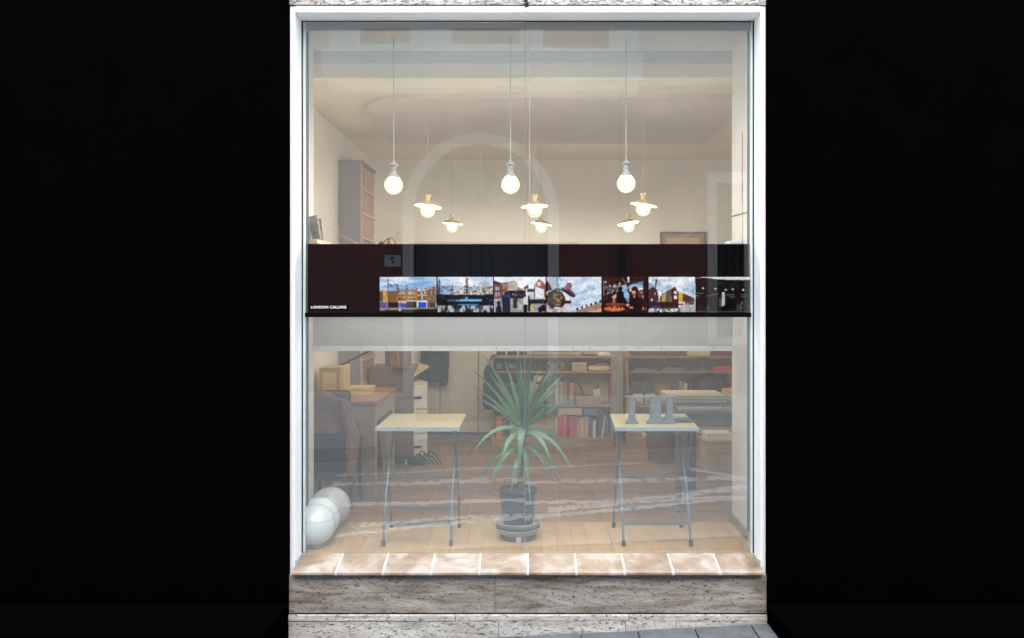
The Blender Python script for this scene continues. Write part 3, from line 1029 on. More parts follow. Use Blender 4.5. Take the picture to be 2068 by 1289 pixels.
class Print:
    """paints a small flat print cell by cell (u to the right, v downwards)"""
    def __init__(s, w, h, col):
        s.w, s.h = w, h
        s.u, s.v = np.meshgrid((np.arange(w) + .5) / w, (np.arange(h) + .5) / h)
        s.a = np.zeros((h, w, 3))
        s.a[:] = col
    def put(s, mask, col, al=1.0):
        mk = np.asarray(mask, dtype=float) * al
        s.a = s.a * (1 - mk[..., None]) + np.asarray(col, dtype=float) * mk[..., None]
        return s
    def rect(s, x0, y0, x1, y1, col, al=1.0):
        return s.put((s.u >= x0) & (s.u < x1) & (s.v >= y0) & (s.v < y1), col, al)
    def disc(s, x, y, rx, ry, col, al=1.0):
        return s.put(((s.u - x) / rx) ** 2 + ((s.v - y) / ry) ** 2 < 1, col, al)
    def poly(s, pts, col, al=1.0):
        ins = np.zeros(s.u.shape, bool)
        n = len(pts)
        for i in range(n):
            (xa, ya), (xb, yb) = pts[i], pts[(i + 1) % n]
            if ya == yb:
                continue
            c = ((ya > s.v) != (yb > s.v)) & (s.u < (xb - xa) * (s.v - ya) / (yb - ya) + xa)
            ins ^= c
        return s.put(ins, col, al)
    def line(s, x0, y0, x1, y1, w, col, al=1.0):
        asp = s.w / s.h
        dx, dy = (x1 - x0) * asp, y1 - y0
        L = max(1e-6, dx * dx + dy * dy)
        t = np.clip((((s.u - x0) * asp) * dx + (s.v - y0) * dy) / L, 0, 1)
        d = np.hypot((s.u - x0) * asp - t * dx, (s.v - y0) - t * dy)
        return s.put(d < w, col, al)
    def noise(s, sx, sy, seed, octs=3):
        r = np.random.default_rng(seed)
        out = np.zeros(s.u.shape)
        amp, tot = 1.0, 0.0
        for o in range(octs):
            gx, gy = int(sx * 2 ** o) + 2, int(sy * 2 ** o) + 2
            g = r.random((gy + 1, gx + 1))
            fx, fy = s.u * (gx - 1), s.v * (gy - 1)
            ix, iy = fx.astype(int), fy.astype(int)
            tx, ty = fx - ix, fy - iy
            tx, ty = tx * tx * (3 - 2 * tx), ty * ty * (3 - 2 * ty)
            out += amp * ((g[iy, ix] * (1 - tx) + g[iy, ix + 1] * tx) * (1 - ty) + (g[iy + 1, ix] * (1 - tx) + g[iy + 1, ix + 1] * tx) * ty)
            tot += amp
            amp *= 0.55
        return out / tot
    def sky(s, c0, c1, seed, sx=3, sy=8, y1=1.0, vec=None):
        n = s.noise(sx, sy, seed, 3)
        t = np.clip((n - 0.3) / 0.4, 0, 1)
        m = s.v < y1
        c = np.asarray(c0)[None, None] * (1 - t[..., None]) + np.asarray(c1)[None, None] * t[..., None]
        s.a[m] = c[m]
        return s
    def speckle(s, x0, y0, x1, y1, cols, n, seed, sz=0.02):
        r = np.random.default_rng(seed)
        for i in range(n):
            x, y = r.uniform(x0, x1), r.uniform(y0, y1)
            s.rect(x, y, x + r.uniform(.4, 1.4) * sz, y + r.uniform(.4, 1.6) * sz * 1.5, cols[r.integers(len(cols))], 0.9)
        return s

H = 70
def p_terrace():
    p = Print(112, H, (235, 240, 245))
    p.sky((110, 165, 220), (236, 243, 248), 1, 2, 9, 0.45)
    g = np.clip(p.u * 1.1 - 0.2, 0, 1) * (p.v < .42) * 0.45
    p.put(g, (95, 160, 225))
    p.rect(0, .40, .14, .72, (222, 178, 70)).rect(0, .42, .05, .70, (70, 50, 45), .8)
    p.rect(.14, .40, .30, .75, (140, 95, 60)).rect(.30, .37, .46, .75, (158, 108, 70)).rect(.46, .355, .65, .75, (176, 128, 66))
    p.rect(.65, .36, .84, .75, (170, 118, 62)).rect(.84, .36, 1, .75, (150, 105, 62))
    p.put((p.noise(40, 40, 5, 2) > .55) & (p.v > .38) & (p.v < .72), (120, 80, 45), .35)
    for x in (.31, .47, .64, .79, .88, .95):
        p.rect(x, .31, x + .025, .38, (120, 75, 55))
    p.rect(.305, .20, .325, .38, (120, 60, 50)).rect(.465, .22, .48, .37, (110, 95, 60)).rect(.93, .27, .97, .38, (150, 80, 60))
    for x in (.335, .40, .51, .575):
        p.rect(x, .41, x + .04, .49, (240, 240, 240)).rect(x + .008, .42, x + .03, .47, (110, 120, 130))
        p.rect(x, .57, x + .035, .65, (235, 232, 228)).rect(x + .006, .58, x + .03, .64, (40, 45, 50))
    for x in (.68, .76, .87, .94):
        p.rect(x, .40, x + .045, .48, (60, 90, 110)).rect(x + .03, .40, x + .045, .48, (235, 235, 235))
        p.rect(x, .56, x + .045, .65, (70, 90, 110) if x < .85 else (60, 130, 190))
    p.rect(.66, .37, .72, .395, (250, 250, 250)).rect(.76, .36, .81, .39, (250, 250, 250)).rect(.66, .51, .72, .535, (250, 250, 250)).rect(.77, .51, .83, .535, (250, 250, 250))
    p.rect(.73, .40, .76, .64, (225, 180, 185))
    p.rect(0, .72, .13, .93, (60, 85, 165)).speckle(.01, .74, .11, .9, [(170, 120, 150), (120, 110, 60), (40, 50, 110)], 16, 3)
    p.rect(.15, .73, .33, .90, (48, 30, 25)).rect(.33, .68, .47, .74, (228, 190, 170)).rect(.34, .74, .47, .88, (60, 65, 180))
    p.rect(.47, .67, .84, .70, (215, 205, 200)).rect(.47, .70, .65, .88, (55, 52, 50)).rect(.65, .68, .84, .87, (235, 235, 232)).rect(.68, .71, .82, .87, (25, 90, 200))
    p.rect(.84, .73, .99, .88, (75, 65, 60)).rect(.855, .72, .885, .87, (190, 60, 45))
    p.rect(0, .87, 1, 1, (160, 130, 115)).put(p.v > .955 - .05 * p.u, (35, 35, 30))
    p.poly([(.33, .97), (.36, .80), (.38, .97)], (180, 205, 210))
    p.line(.145, .05, .145, .97, .007, (30, 40, 60)).line(.145, .19, .225, .26, .012, (30, 45, 75)).disc(.275, .22, .014, .018, (30, 45, 75))
    return p
def p_canal():
    p = Print(110, H, (232, 240, 245))
    p.sky((190, 215, 238), (248, 250, 250), 11, 3, 4, .6)
    p.put(np.clip(1 - np.abs(p.v - .42) / .18, 0, 1) * (p.u > .3), (250, 215, 180), .55)
    p.put((p.u < .27) & (p.v > .25 - .1 * p.u) & (p.v < .6), (125, 165, 215), .6)
    hz = .43 - .12 * p.noise(14, 2, 4, 4) + .06
    p.put(p.v > hz + .08, (28, 30, 32))
    n = p.noise(54, 40, 8, 3)
    p.put((n > .53) & (p.v > hz - .16) & (p.v < .6), (60, 68, 70), .75)
    for x, y0 in ((.03, .08), (.53, .03)):
        p.line(x, y0, x, .55, .012, (25, 35, 35))
        for k in range(6):
            y = y0 + .05 + k * .07
            p.line(x - .02 - .008 * k, y + .02, x + .02 + .008 * k, y, .012, (35, 48, 48), .8)
    for k in range(14):
        a = -1.2 + 2.4 * k / 13
        p.line(.84, .48, .84 + .15 * math.sin(a), .48 - .40 * math.cos(a), .006, (110, 105, 100), .7)
    p.rect(0, .52, 1, .80, (22, 25, 26)).put((p.noise(30, 20, 9, 2) > .56) & (p.v > .5) & (p.v < .64), (55, 58, 45), .6)
    p.rect(.17, .645, .37, .70, (60, 85, 130)).rect(.34, .655, .80, .70, (75, 170, 240)).rect(.40, .635, .78, .67, (60, 150, 230)).disc(.52, .60, .03, .03, (80, 170, 215))
    for x in np.arange(.42, .78, .05):
        p.rect(x, .65, x + .03, .675, (140, 215, 250))
    p.rect(.92, .64, 1, .69, (35, 60, 130)).disc(.90, .61, .012, .015, (70, 160, 220))
    p.rect(.36, .765, .74, .80, (70, 150, 215)).rect(.36, .78, .74, .785, (25, 40, 60))
    p.rect(0, .80, 1, 1, (45, 52, 55)).put((p.noise(12, 5, 21, 3) > .47) & (p.v > .82), (205, 212, 215), .85)
    p.put((p.noise(25, 6, 23, 2) > .6) & (p.v > .80), (25, 30, 32), .7)
    return p
def p_market():
    p = Print(104, H, (238, 244, 246))
    p.sky((215, 232, 242), (250, 252, 252), 31, 3, 3, .6)
    p.poly([(0, .10), (.12, .18), (.27, .15), (.27, .60), (0, .62)], (130, 75, 60)).poly([(0, .10), (.13, .17), (.13, .24), (0, .19)], (70, 55, 55))
    for x, y in ((.03, .28), (.07, .28), (.17, .22), (.21, .21), (.03, .45), (.09, .45), (.16, .44)):
        p.rect(x, y, x + .028, y + .11, (235, 235, 235)).rect(x + .006, y + .02, x + .02, y + .1, (90, 90, 95))
    p.poly([(.26, .14), (.40, .09), (.46, .22), (.46, .42), (.27, .40)], (188, 176, 155)).poly([(.26, .34), (.46, .38), (.46, .45), (.27, .42)], (232, 205, 180))
    p.poly([(.46, .28), (.58, .36), (.58, .48), (.46, .46)], (150, 125, 115))
    p.rect(.27, .38, .62, .62, (34, 34, 40)).put((p.noise(30, 20, 33, 2) > .57) & (p.v > .38) & (p.v < .62) & (p.u < .62), (70, 70, 85), .8)
    p.poly([(.80, .22), (.87, .05), (1, .20), (1, .60), (.80, .50)], (165, 95, 65)).rect(.84, .15, .91, .26, (225, 205, 190)).poly([(.58, .30), (.66, .22), (.68, .34), (.60, .40)], (110, 70, 60))
    p.poly([(.62, .34), (.79, .26), (.97, .36), (.97, .60), (.79, .66), (.62, .62)], (228, 234, 234)).rect(.64, .35, .78, .43, (75, 62, 55)).rect(.64, .46, .78, .62, (196, 206, 206)).line(.79, .28, .79, .66, .012, (60, 90, 95))
    p.rect(0, .62, 1, 1, (150, 152, 152)).put((p.noise(20, 10, 36, 2) > .55) & (p.v > .62), (185, 186, 184), .6)
    p.rect(.70, .64, 1, .76, (30, 28, 28))
    p.poly([(.15, .55), (.20, .48), (.28, .48), (.32, .62), (.32, 1), (.17, 1)], (34, 38, 60)).poly([(.16, .55), (.20, .50), (.29, .50), (.31, .60)], (40, 60, 130)).disc(.245, .47, .03, .04, (40, 30, 35))
    p.disc(.09, .74, .035, .05, (25, 22, 25)).poly([(.04, .88), (.08, .78), (.13, .8), (.16, 1), (.04, 1)], (30, 28, 32))
    p.poly([(.38, .62), (.42, .52), (.46, .62), (.45, .88), (.37, .88)], (60, 45, 50)).disc(.43, .52, .02, .03, (150, 110, 95)).disc(.37, .49, .012, .018, (225, 220, 215))
    p.poly([(.56, .62), (.60, .55), (.65, .60), (.66, .78), (.57, .78)], (215, 215, 208)).disc(.605, .53, .022, .035, (60, 45, 40)).rect(.575, .78, .64, 1, (22, 20, 22))
    p.poly([(.66, .60), (.69, .56), (.72, .75), (.70, .98), (.66, .98)], (28, 26, 30)).disc(.68, .56, .016, .03, (50, 40, 38))
    p.poly([(.70, .84), (.74, .80), (.79, .97), (.74, 1)], (222, 190, 50)).speckle(.86, .6, .98, .9, [(30, 28, 28), (60, 55, 58), (170, 165, 165), (160, 90, 85)], 26, 37, .03)
    p.poly([(.85, .9), (.99, .75), (1, .98), (.88, 1)], (28, 26, 28))
    for k in range(24):
        a = k / 24 * 2 * math.pi
        p.disc(.50 + .035 * math.cos(a), .85 + .055 * math.sin(a), .006, .009, (210, 212, 212))
    return p
def p_boot():
    p = Print(112, H, (200, 222, 238))
    d = p.u * 1.5 + p.v
    n = p.noise(4, 4, 41, 3)
    st = 0.5 + 0.5 * np.sin((p.u * 0.8 + p.v * 1.6) * 14 + n * 7)
    p.put(np.clip(st * .75, 0, 1), (105, 160, 205), .62)
    p.put(p.noise(5, 6, 42, 3) > .52, (240, 245, 248), .55)
    p.poly([(0, 0), (.18, 0), (.22, .36), (.12, .42), (0, .30)], (165, 185, 195)).line(.185, 0, .225, .36, .012, (70, 120, 130))
    p.rect(0, .55, .44, 1, (205, 205, 208)).line(.33, .6, .33, 1, .006, (160, 160, 165)).poly([(.28, .42), (.42, .55), (.44, .7), (.30, .72)], (225, 228, 230))
    p.poly([(0, .10), (.05, .2), (.10, .36), (.0, .42)], (60, 35, 35))
    p.disc(.17, .66, .17, .27, (34, 28, 26)).disc(.07, .62, .09, .16, (58, 40, 32)).disc(.05, .50, .045, .07, (44, 38, 34)).disc(.05, .50, .022, .035, (100, 74, 46))
    for k in range(12):
        a = math.pi * (.75 + .85 * k / 11)
        p.disc(.20 + .155 * math.cos(a), .60 + .25 * math.sin(a), .016, .026, (44, 42, 40))
    p.poly([(.12, .46), (.24, .45), (.30, .58), (.29, .70), (.22, .74), (.17, .66), (.12, .60)], (168, 126, 56)).poly([(.14, .76), (.27, .75), (.25, .83), (.17, .84)], (150, 108, 50))
    p.put((p.noise(26, 20, 44, 3) > .52) & (((p.u - .19) / .14) ** 2 + ((p.v - .64) / .23) ** 2 < 1), (48, 34, 24), .85)
    p.put((p.noise(18, 22, 45, 2) > .62) & (p.u < .3) & (p.v > .4), (110, 92, 80), .6)
    p.rect(.13, .86, .26, .92, (225, 225, 222)).poly([(.31, .66), (.45, .68), (.44, .76), (.31, .75)], (62, 38, 28))
    p.poly([(.26, .36), (.30, .30), (.50, .50), (.53, .54), (.51, .585), (.46, .57)], (30, 26, 30))
    p.poly([(.345, .26), (.37, .18), (.43, .17), (.46, .25), (.44, .36), (.52, .50), (.50, .54), (.30, .34)], (70, 60, 110))
    p.poly([(.36, .36), (.40, .33), (.505, .49), (.495, .53)], (120, 50, 55), .6)
    p.line(.36, .22, .45, .36, .022, (230, 225, 230)).line(.45, .20, .345, .34, .022, (230, 225, 230)).line(.36, .22, .45, .36, .012, (180, 40, 50)).line(.45, .20, .345, .34, .012, (180, 40, 50))
    p.poly([(.55, .95), (.70, .88), (.86, .78), (1, .70), (1, 1), (.55, 1)], (214, 170, 130))
    for k in range(16):
        x = .56 + k * .028
        y = .93 - (x - .55) * .5
        p.line(x, y + .02, x + .02, y + .16, .008, (70, 50, 45))
        if k % 3 == 0:
            p.disc(x, y - .02, .018, .04, (40, 32, 32))
    return p
def p_cafe():
    p = Print(90, H, (42, 20, 16))
    p.put(p.noise(14, 14, 51, 3) > .55, (74, 38, 30), .8)
    p.speckle(.02, .02, .45, .12, [(90, 60, 45), (60, 40, 34)], 30, 56, .02)
    p.rect(.05, .22, .45, .36, (70, 60, 62)).speckle(.05, .22, .42, .50, [(190, 180, 172), (120, 100, 95), (60, 40, 34), (150, 150, 185)], 46, 52, .035)
    for x, y in ((.06, .12), (.26, .22), (.38, .16), (.16, .24)):
        p.poly([(x - .025, y + .05), (x, y - .02), (x + .025, y + .05)], (230, 225, 215))
    p.rect(.0, .1, .03, .55, (170, 170, 178), .5)
    p.rect(.56, .0, .60, .16, (190, 225, 225)).line(.44, .04, .53, .2, .02, (110, 85, 50))
    p.poly([(.34, .28), (.52, .20), (.60, .55), (.58, .76), (.46, .5)], (110, 165, 205)).put((p.noise(8, 12, 53, 2) > .5) & (p.u > .38) & (p.u < .6) & (p.v > .25) & (p.v < .6), (190, 220, 235), .5)
    p.poly([(.60, .24), (.95, .10), (.96, .36), (.60, .42)], (140, 185, 215)).poly([(.60, .34), (.95, .30), (.96, .36), (.60, .42)], (225, 238, 242)).poly([(.64, .2), (.95, .1), (.95, .24)], (85, 110, 130), .7)
    p.rect(.80, .38, .96, .60, (110, 48, 48)).rect(.85, .42, .96, .46, (190, 150, 150)).rect(.90, .53, .97, .60, (215, 215, 215)).rect(.92, .70, .97, .78, (235, 225, 215)).rect(.90, .86, .98, .95, (225, 190, 165))
    p.disc(.39, .33, .05, .06, (26, 14, 12)).poly([(.30, .48), (.38, .36), (.46, .42), (.50, .75), (.30, .80)], (28, 16, 16))
    p.poly([(.20, .55), (.30, .48), (.30, .60), (.22, .62)], (205, 180, 165)).poly([(.22, .62), (.28, .62), (.28, .80), (.21, .80)], (180, 110, 70))
    p.disc(.28, .78, .24, .045, (150, 55, 35)).disc(.26, .91, .24, .075, (205, 85, 45)).disc(.26, .90, .21, .055, (222, 105, 60))
    for x in (.20, .33, .40):
        p.rect(x, .84, x + .035, .95, (228, 160, 30)).disc(x + .0, .86, .02, .035, (40, 25, 18))
    p.disc(.72, .37, .075, .10, (40, 18, 18)).disc(.70, .43, .045, .075, (214, 150, 140)).rect(.64, .34, .80, .385, (40, 20, 22))
    p.poly([(.60, .62), (.68, .54), (.78, .52), (.88, .66), (.88, 1), (.58, 1)], (30, 16, 18)).poly([(.685, .53), (.73, .51), (.735, .60), (.70, .60)], (205, 140, 130))
    p.disc(.56, .80, .035, .045, (215, 160, 145)).disc(.64, .87, .05, .03, (205, 135, 115))
    p.line(.93, .0, .95, 1, .03, (44, 20, 18))
    return p
def p_gable():
    p = Print(96, H, (225, 236, 240))
    p.sky((150, 190, 215), (244, 248, 248), 61, 4, 5, .9)
    p.poly([(.0, .14), (.10, .22), (.14, .32), (0, .34)], (120, 165, 195))
    p.poly([(0, .36), (.08, .28), (.16, .34), (.20, .46), (.21, .70), (0, .75)], (78, 42, 42)).rect(.05, .62, .08, .68, (225, 228, 230)).rect(.13, .44, .15, .52, (190, 185, 185))
    p.line(.10, .55, .17, .10, .016, (60, 42, 48)).poly([(.14, .10), (.165, .05), (.19, .11), (.165, .13)], (50, 40, 44))
    p.poly([(.24, .60), (.28, .50), (.48, .34), (.56, .27), (.63, .46), (.64, .86), (.24, .75)], (92, 62, 42)).poly([(.29, .52), (.36, .46), (.36, .70), (.27, .70)], (200, 160, 85)).poly([(.36, .46), (.48, .36), (.48, .70), (.36, .70)], (95, 92, 68))
    p.poly([(.48, .36), (.56, .27), (.64, .45), (.64, .86), (.48, .86)], (84, 40, 34)).rect(.54, .40, .60, .49, (232, 232, 232)).rect(.54, .53, .605, .63, (235, 235, 235)).rect(.45, .55, .49, .75, (120, 110, 105))
    p.rect(.28, .39, .295, .56, (70, 50, 48))
    p.poly([(.64, .48), (.72, .46), (.90, .55), (.98, .62), (.98, .78), (.64, .80)], (98, 64, 48)).poly([(.64, .48), (.73, .46), (.73, .72), (.64, .74)], (222, 172, 48))
    for k in range(5):
        p.rect(.75 + k * .045, .56 + k * .012, .77 + k * .045, .60 + k * .012, (60, 42, 36)).rect(.75 + k * .045, .65 + k * .008, .77 + k * .045, .69 + k * .008, (60, 42, 36))
    p.rect(.64, .72, .75, .76, (232, 225, 212)).rect(.74, .70, .78, .82, (210, 208, 210)).speckle(.8, .68, .97, .8, [(170, 165, 165), (90, 80, 78), (200, 195, 192)], 18, 63, .02)
    p.rect(0, .72, .64, .90, (52, 30, 26)).rect(.06, .82, .25, .90, (38, 52, 130)).put((p.noise(30, 12, 64, 2) > .5) & (p.v > .85) & (p.u < .74), (62, 92, 66), .9)
    p.speckle(.0, .93, .5, .99, [(190, 150, 110), (60, 40, 36), (160, 165, 140)], 22, 65, .025)
    p.poly([(.66, .82), (1, .78), (1, 1), (.70, 1)], (178, 172, 178)).poly([(.86, .88), (.89, .88), (.90, .98), (.87, .98)], (50, 190, 120))
    p.line(.95, .36, .97, .78, .006, (70, 95, 115)).line(.90, .38, .95, .40, .008, (60, 80, 100)).rect(.975, 0, 1, .2, (150, 110, 95), .8)
    return p
def p_station():
    p = Print(108, H, (24, 20, 20))
    p.put(p.noise(16, 10, 71, 3) > .5, (38, 33, 32), .8)
    p.rect(0, .02, .08, .04, (160, 110, 105)).poly([(.05, 0), (1, 0), (1, .09), (.55, .10)], (215, 224, 224)).poly([(.1, .06), (1, .10), (1, .16), (.3, .12)], (18, 18, 20))
    for x, y in ((.12, .32), (.35, .33), (.55, .36), (.68, .35), (.87, .37)):
        p.rect(x - .018, y - .02, x + .018, y + .025, (215, 212, 205))
    for x0, y, x1 in ((.0, .47, .13), (.0, .53, .04), (.30, .49, .41), (.18, .54, .28), (.56, .505, .70), (.84, .505, .93), (.62, .56, .72), (.84, .56, .92)):
        p.line(x0, y, x1, y, .008, (180, 150, 140))
    p.rect(.47, .43, .53, .85, (186, 196, 194)).rect(.42, .60, .47, .86, (80, 70, 66)).disc(.52, .9, .07, .08, (16, 15, 16))
    p.disc(.65, .77, .09, .13, (18, 18, 16)).rect(.75, .78, .84, .96, (75, 78, 80)).rect(.83, .70, .86, .78, (110, 112, 112)).speckle(.74, .76, .98, .97, [(60, 62, 64), (95, 98, 100), (40, 40, 42)], 26, 73, .03)
    p.rect(.86, .64, 1, .97, (50, 50, 52), .6).rect(.20, .80, .24, .95, (80, 68, 66)).rect(.02, .84, .2, .97, (50, 38, 36), .7)
    p.rect(0, .97, 1, 1, (80, 76, 74))
    return p
def print_object(p, x0, x1, z0, z1, name, parent, y):
    w, h = p.w, p.h
    gx = np.linspace(x0, x1, w + 1)
    gz = np.linspace(z1, z0, h + 1)
    X, Z = np.meshgrid(gx, gz)
    verts = np.stack([X.ravel(), np.full(X.size, y), Z.ravel()], 1)
    idx = np.arange((h + 1) * (w + 1)).reshape(h + 1, w + 1)
    f = np.stack([idx[:-1, :-1], idx[1:, :-1], idx[1:, 1:], idx[:-1, 1:]], -1).reshape(-1, 4)
    # a thin back so that the print has thickness
    nb = len(verts)
    bk = np.array([[x0, y + .003, z1], [x1, y + .003, z1], [x1, y + .003, z0], [x0, y + .003, z0]])
    verts = np.concatenate([verts, bk])
    c = [idx[0, 0], idx[0, -1], idx[-1, -1], idx[-1, 0]]
    fl = f.tolist() + [[int(c[k]), int(c[(k + 1) % 4]), nb + (k + 1) % 4, nb + k] for k in range(4)]
    me = bpy.data.meshes.new(name)
    me.from_pydata(verts.tolist(), [], fl)
    at = me.attributes.new('ink', 'FLOAT_COLOR', 'CORNER')
    tex = 0.82 + 0.18 * 2 * p.noise(45, 30, abs(hash(round(x0, 3))) % 999, 2)
    p.a = p.a * np.clip(tex, .6, 1.25)[..., None]
    bl = p.a.copy()
    for ax in (0, 1):       # the soft edges of a small photographic print
        bl = (np.roll(bl, 1, ax) + 2 * bl + np.roll(bl, -1, ax)) / 4
    bl[0], bl[-1], bl[:, 0], bl[:, -1] = p.a[0], p.a[-1], p.a[:, 0], p.a[:, -1]
    grey = bl.mean(-1, keepdims=True)
    bl = grey + (bl - grey) * 0.82
    lin = srgb(np.clip(bl, 0, 255)).reshape(-1, 3) * 0.60
    cols = np.concatenate([np.repeat(lin, 4, 0), np.repeat(np.full((4, 3), .02), 4, 0)])
    at.data.foreach_set('color', np.concatenate([cols, np.ones((len(cols), 1))], 1).astype(np.float32).ravel())
    me.materials.append(M['print'])
    o = bpy.data.objects.new(name, me)
    COL.objects.link(o)
    o.parent = parent
    return o
zp0, zp1 = pz(630.5, YB), pz(559.5, YB)
PR = ((767, 881.5, p_terrace, 'print of a brick terrace under blue sky'), (884, 995.5, p_canal, 'print of a blue barge on a wooded canal'), (997.5, 1101.5, p_market, 'print of a street market with a white van'),
      (1104, 1214.5, p_boot, 'print of a flag patterned boot against streaky sky'), (1218, 1306.5, p_cafe, 'print of a dark cafe with orange tables'), (1310, 1404.5, p_gable, 'print of brick gabled houses'), (1406.5, 1515, p_station, 'print of a dark station hall'))
for (a, c, fn, lab) in PR:
    o = print_object(fn(), px(a, YB), px(c, YB), zp0, zp1, 'photo_print', band, -0.003)
    o['label'] = lab
lx0, lx1, lz0, lz1 = px(624, -.01), px(704, -.01), pz(626, -.01), pz(615.5, -.01)
MB().box(lx0, lx1, -0.0030, -0.0006, lz0, lz1).build('title_plate', M['bar_black'], band)
text_mesh('LONDON CALLING', 0.0230, 'lettering', M['text_white'], band, ((lx0 + lx1) / 2, -0.0040, (lz0 + lz1) / 2), (R(90), 0, 0), 0.0002, 0.0004)

# white sheet hung at the back of the bay
sh = thing('white_sheet', 'white translucent sheet with pinned hem hanging under the black banner', 'sheet', (0, 0.66, 0))
zs0 = pz(709, 0.66)
b = MB()
b.box(BX0 + 0.004, BX1 - 0.004, 0.0, 0.003, zs0 + 0.034, 1.86)
b.build('panel', M['sheet'], sh)
MB().box(BX0 + 0.004, BX1 - 0.004, -0.003, 0.004, zs0, zs0 + 0.0338).build('hem', M['hem'], sh)
for x in (643, 728, 780, 868, 1003, 1157, 1190, 1260, 1288, 1335, 1440):
    MB().tube([(px(x, .66), -0.011, zs0 + .022), (px(x, .66), -0.0035, zs0 + .022)], 0.0045, 8).build('pin', M['pin'], sh)
def string(p0, p1, lab, sag=0.01):
    pts = []
    for i in range(9):
        t = i / 8
        v = Vector(p0).lerp(Vector(p1), t)
        v.z -= sag * 4 * t * (1 - t)
        pts.append(v)
    tag(MB().tube(pts, 0.0014, 5).build('string', M['string']), lab, 'string', 'strings holding the white sheet')
string((BX0 + 0.002, 0.62, pz(436, .62)), (px(760, .65), 0.655, pz(512, .65)), 'taut white string slanting down to the sheet beside the tall cabinet')
string((BX1 - 0.002, 0.62, pz(424, .62)), (px(1330, .65), 0.655, pz(504, .65)), 'taut white string slanting down to the sheet in front of the framed picture', 0.005)
string((px(683, .64), 0.645, pz(646, .64)), (px(780, .64), 0.648, pz(704, .64)), 'loose string across the white sheet above the plan drawers')
string((px(1370, .64), 0.645, pz(641, .64)), (px(1288, .64), 0.648, pz(704, .64)), 'loose string across the white sheet above the paper stacks')

# ------------------------------------------------------------------ lamps
def sphere_prof(r, n=14, z0=0.0, t0=0.0, t1=1.0):
    return [(r * math.sin(math.pi * (t0 + (t1 - t0) * i / n)), z0 + r * math.cos(math.pi * (t0 + (t1 - t0) * i / n))) for i in range(n + 1)]
def globe_pendant(x, Y, zc, top, label):
    t = thing('globe_pendant', label, 'lamp', (x, Y, zc), 'frosted globe pendants in the window bay')
    r = 0.0625
    MB().tube([(0, 0, 0.155), (0, 0, top - zc)], 0.0035, 6).build('cable', M['cable'], t)
    MB().lathe([(0.0, 0.168), (0.006, 0.165), (0.010, 0.152), (0.026, 0.140), (0.030, 0.134), (0.026, 0.128), (0.017, 0.122), (0.0165, 0.112), (0.019, 0.108), (0.0165, 0.104), (0.019, 0.099), (0.0165, 0.095), (0.0175, 0.083), (0.022, 0.076), (0.036, 0.062), (0.040, 0.052), (0.038, 0.048)]).build('lamp_holder', M['porcelain'], t, True)
    g = MB().lathe(sphere_prof(r), n=28).build('globe', M['globe_frost'], t, True)
    MB().lathe(sphere_prof(0.030, 8), n=14).build('bulb', M['filament'], g, True)
    return t
def shade_pendant(x, Y, zc, top, label, tiltx, tilty, group):
    t = thing('shade_pendant', label, 'lamp', (x, Y, zc), group)
    MB().tube([(0, 0, 0.125), (0, 0, top - zc)], 0.002, 6).build('cable', M['cable'], t)
    rot = Matrix.Rotation(tiltx, 3, 'X') @ Matrix.Rotation(tilty, 3, 'Y')
    MB().lathe([(0.0, 0.125), (0.026, 0.123), (0.024, 0.116), (0.018, 0.100), (0.017, 0.085), (0.024, 0.072), (0.024, 0.06)]).build('lamp_holder', M['brass_shade'], t, True)
    MB().lathe([(0.024, 0.070), (0.055, 0.062), (0.085, 0.045), (0.104, 0.032), (0.105, 0.029), (0.084, 0.040), (0.054, 0.056), (0.024, 0.064)], rot=rot, n=36).build('lamp_shade', M['brass_shade'], t, True)
    g = MB().lathe(sphere_prof(0.060), n=24).build('globe', M['globe_clear'], t, True)
    MB().lathe(sphere_prof(0.030, 8, 0.006), n=14).build('bulb', M['filament_small'], g, True)
    return t
for (x, y, lab) in ((795, 374, 'frosted globe lamp on white cord nearest the tall mauve cabinet'), (1031, 373, 'frosted globe lamp on white cord over the potted plant'), (1264.5, 371, 'frosted globe lamp on white cord nearest the framed picture')):
    globe_pendant(px(x, .4), 0.4, pz(y, .4), 3.3, lab)
for (x, y, tx, ty, lab) in ((864, 425, -.05, .10, 'flat brass shade lamp between the tall cabinet and the arch, larger one of two'), (1080, 425, -.05, -.05, 'flat brass shade lamp behind the glass joint, larger and higher of two'), (1299, 422, .02, .16, 'flat brass shade lamp above the framed picture, larger and higher of two')):
    shade_pendant(px(x, 1.43), 1.43, pz(y, 1.43), 3.06, lab, tx, ty, 'flat shade pendants of the nearer row')
for (x, y, tx, ty, lab) in ((913, 458, .02, .10, 'small far brass shade lamp hanging inside the arch shape'), (1093, 458.5, .02, .15, 'small far brass shade lamp just below the larger lamp by the glass joint'), (1269.5, 457.5, -.10, -.14, 'small far brass shade lamp tilted the other way below the globe lamp')):
    shade_pendant(px(x, 3.2), 3.2, pz(y, 3.2), CH, lab, tx, ty, 'flat shade pendants of the farther row')

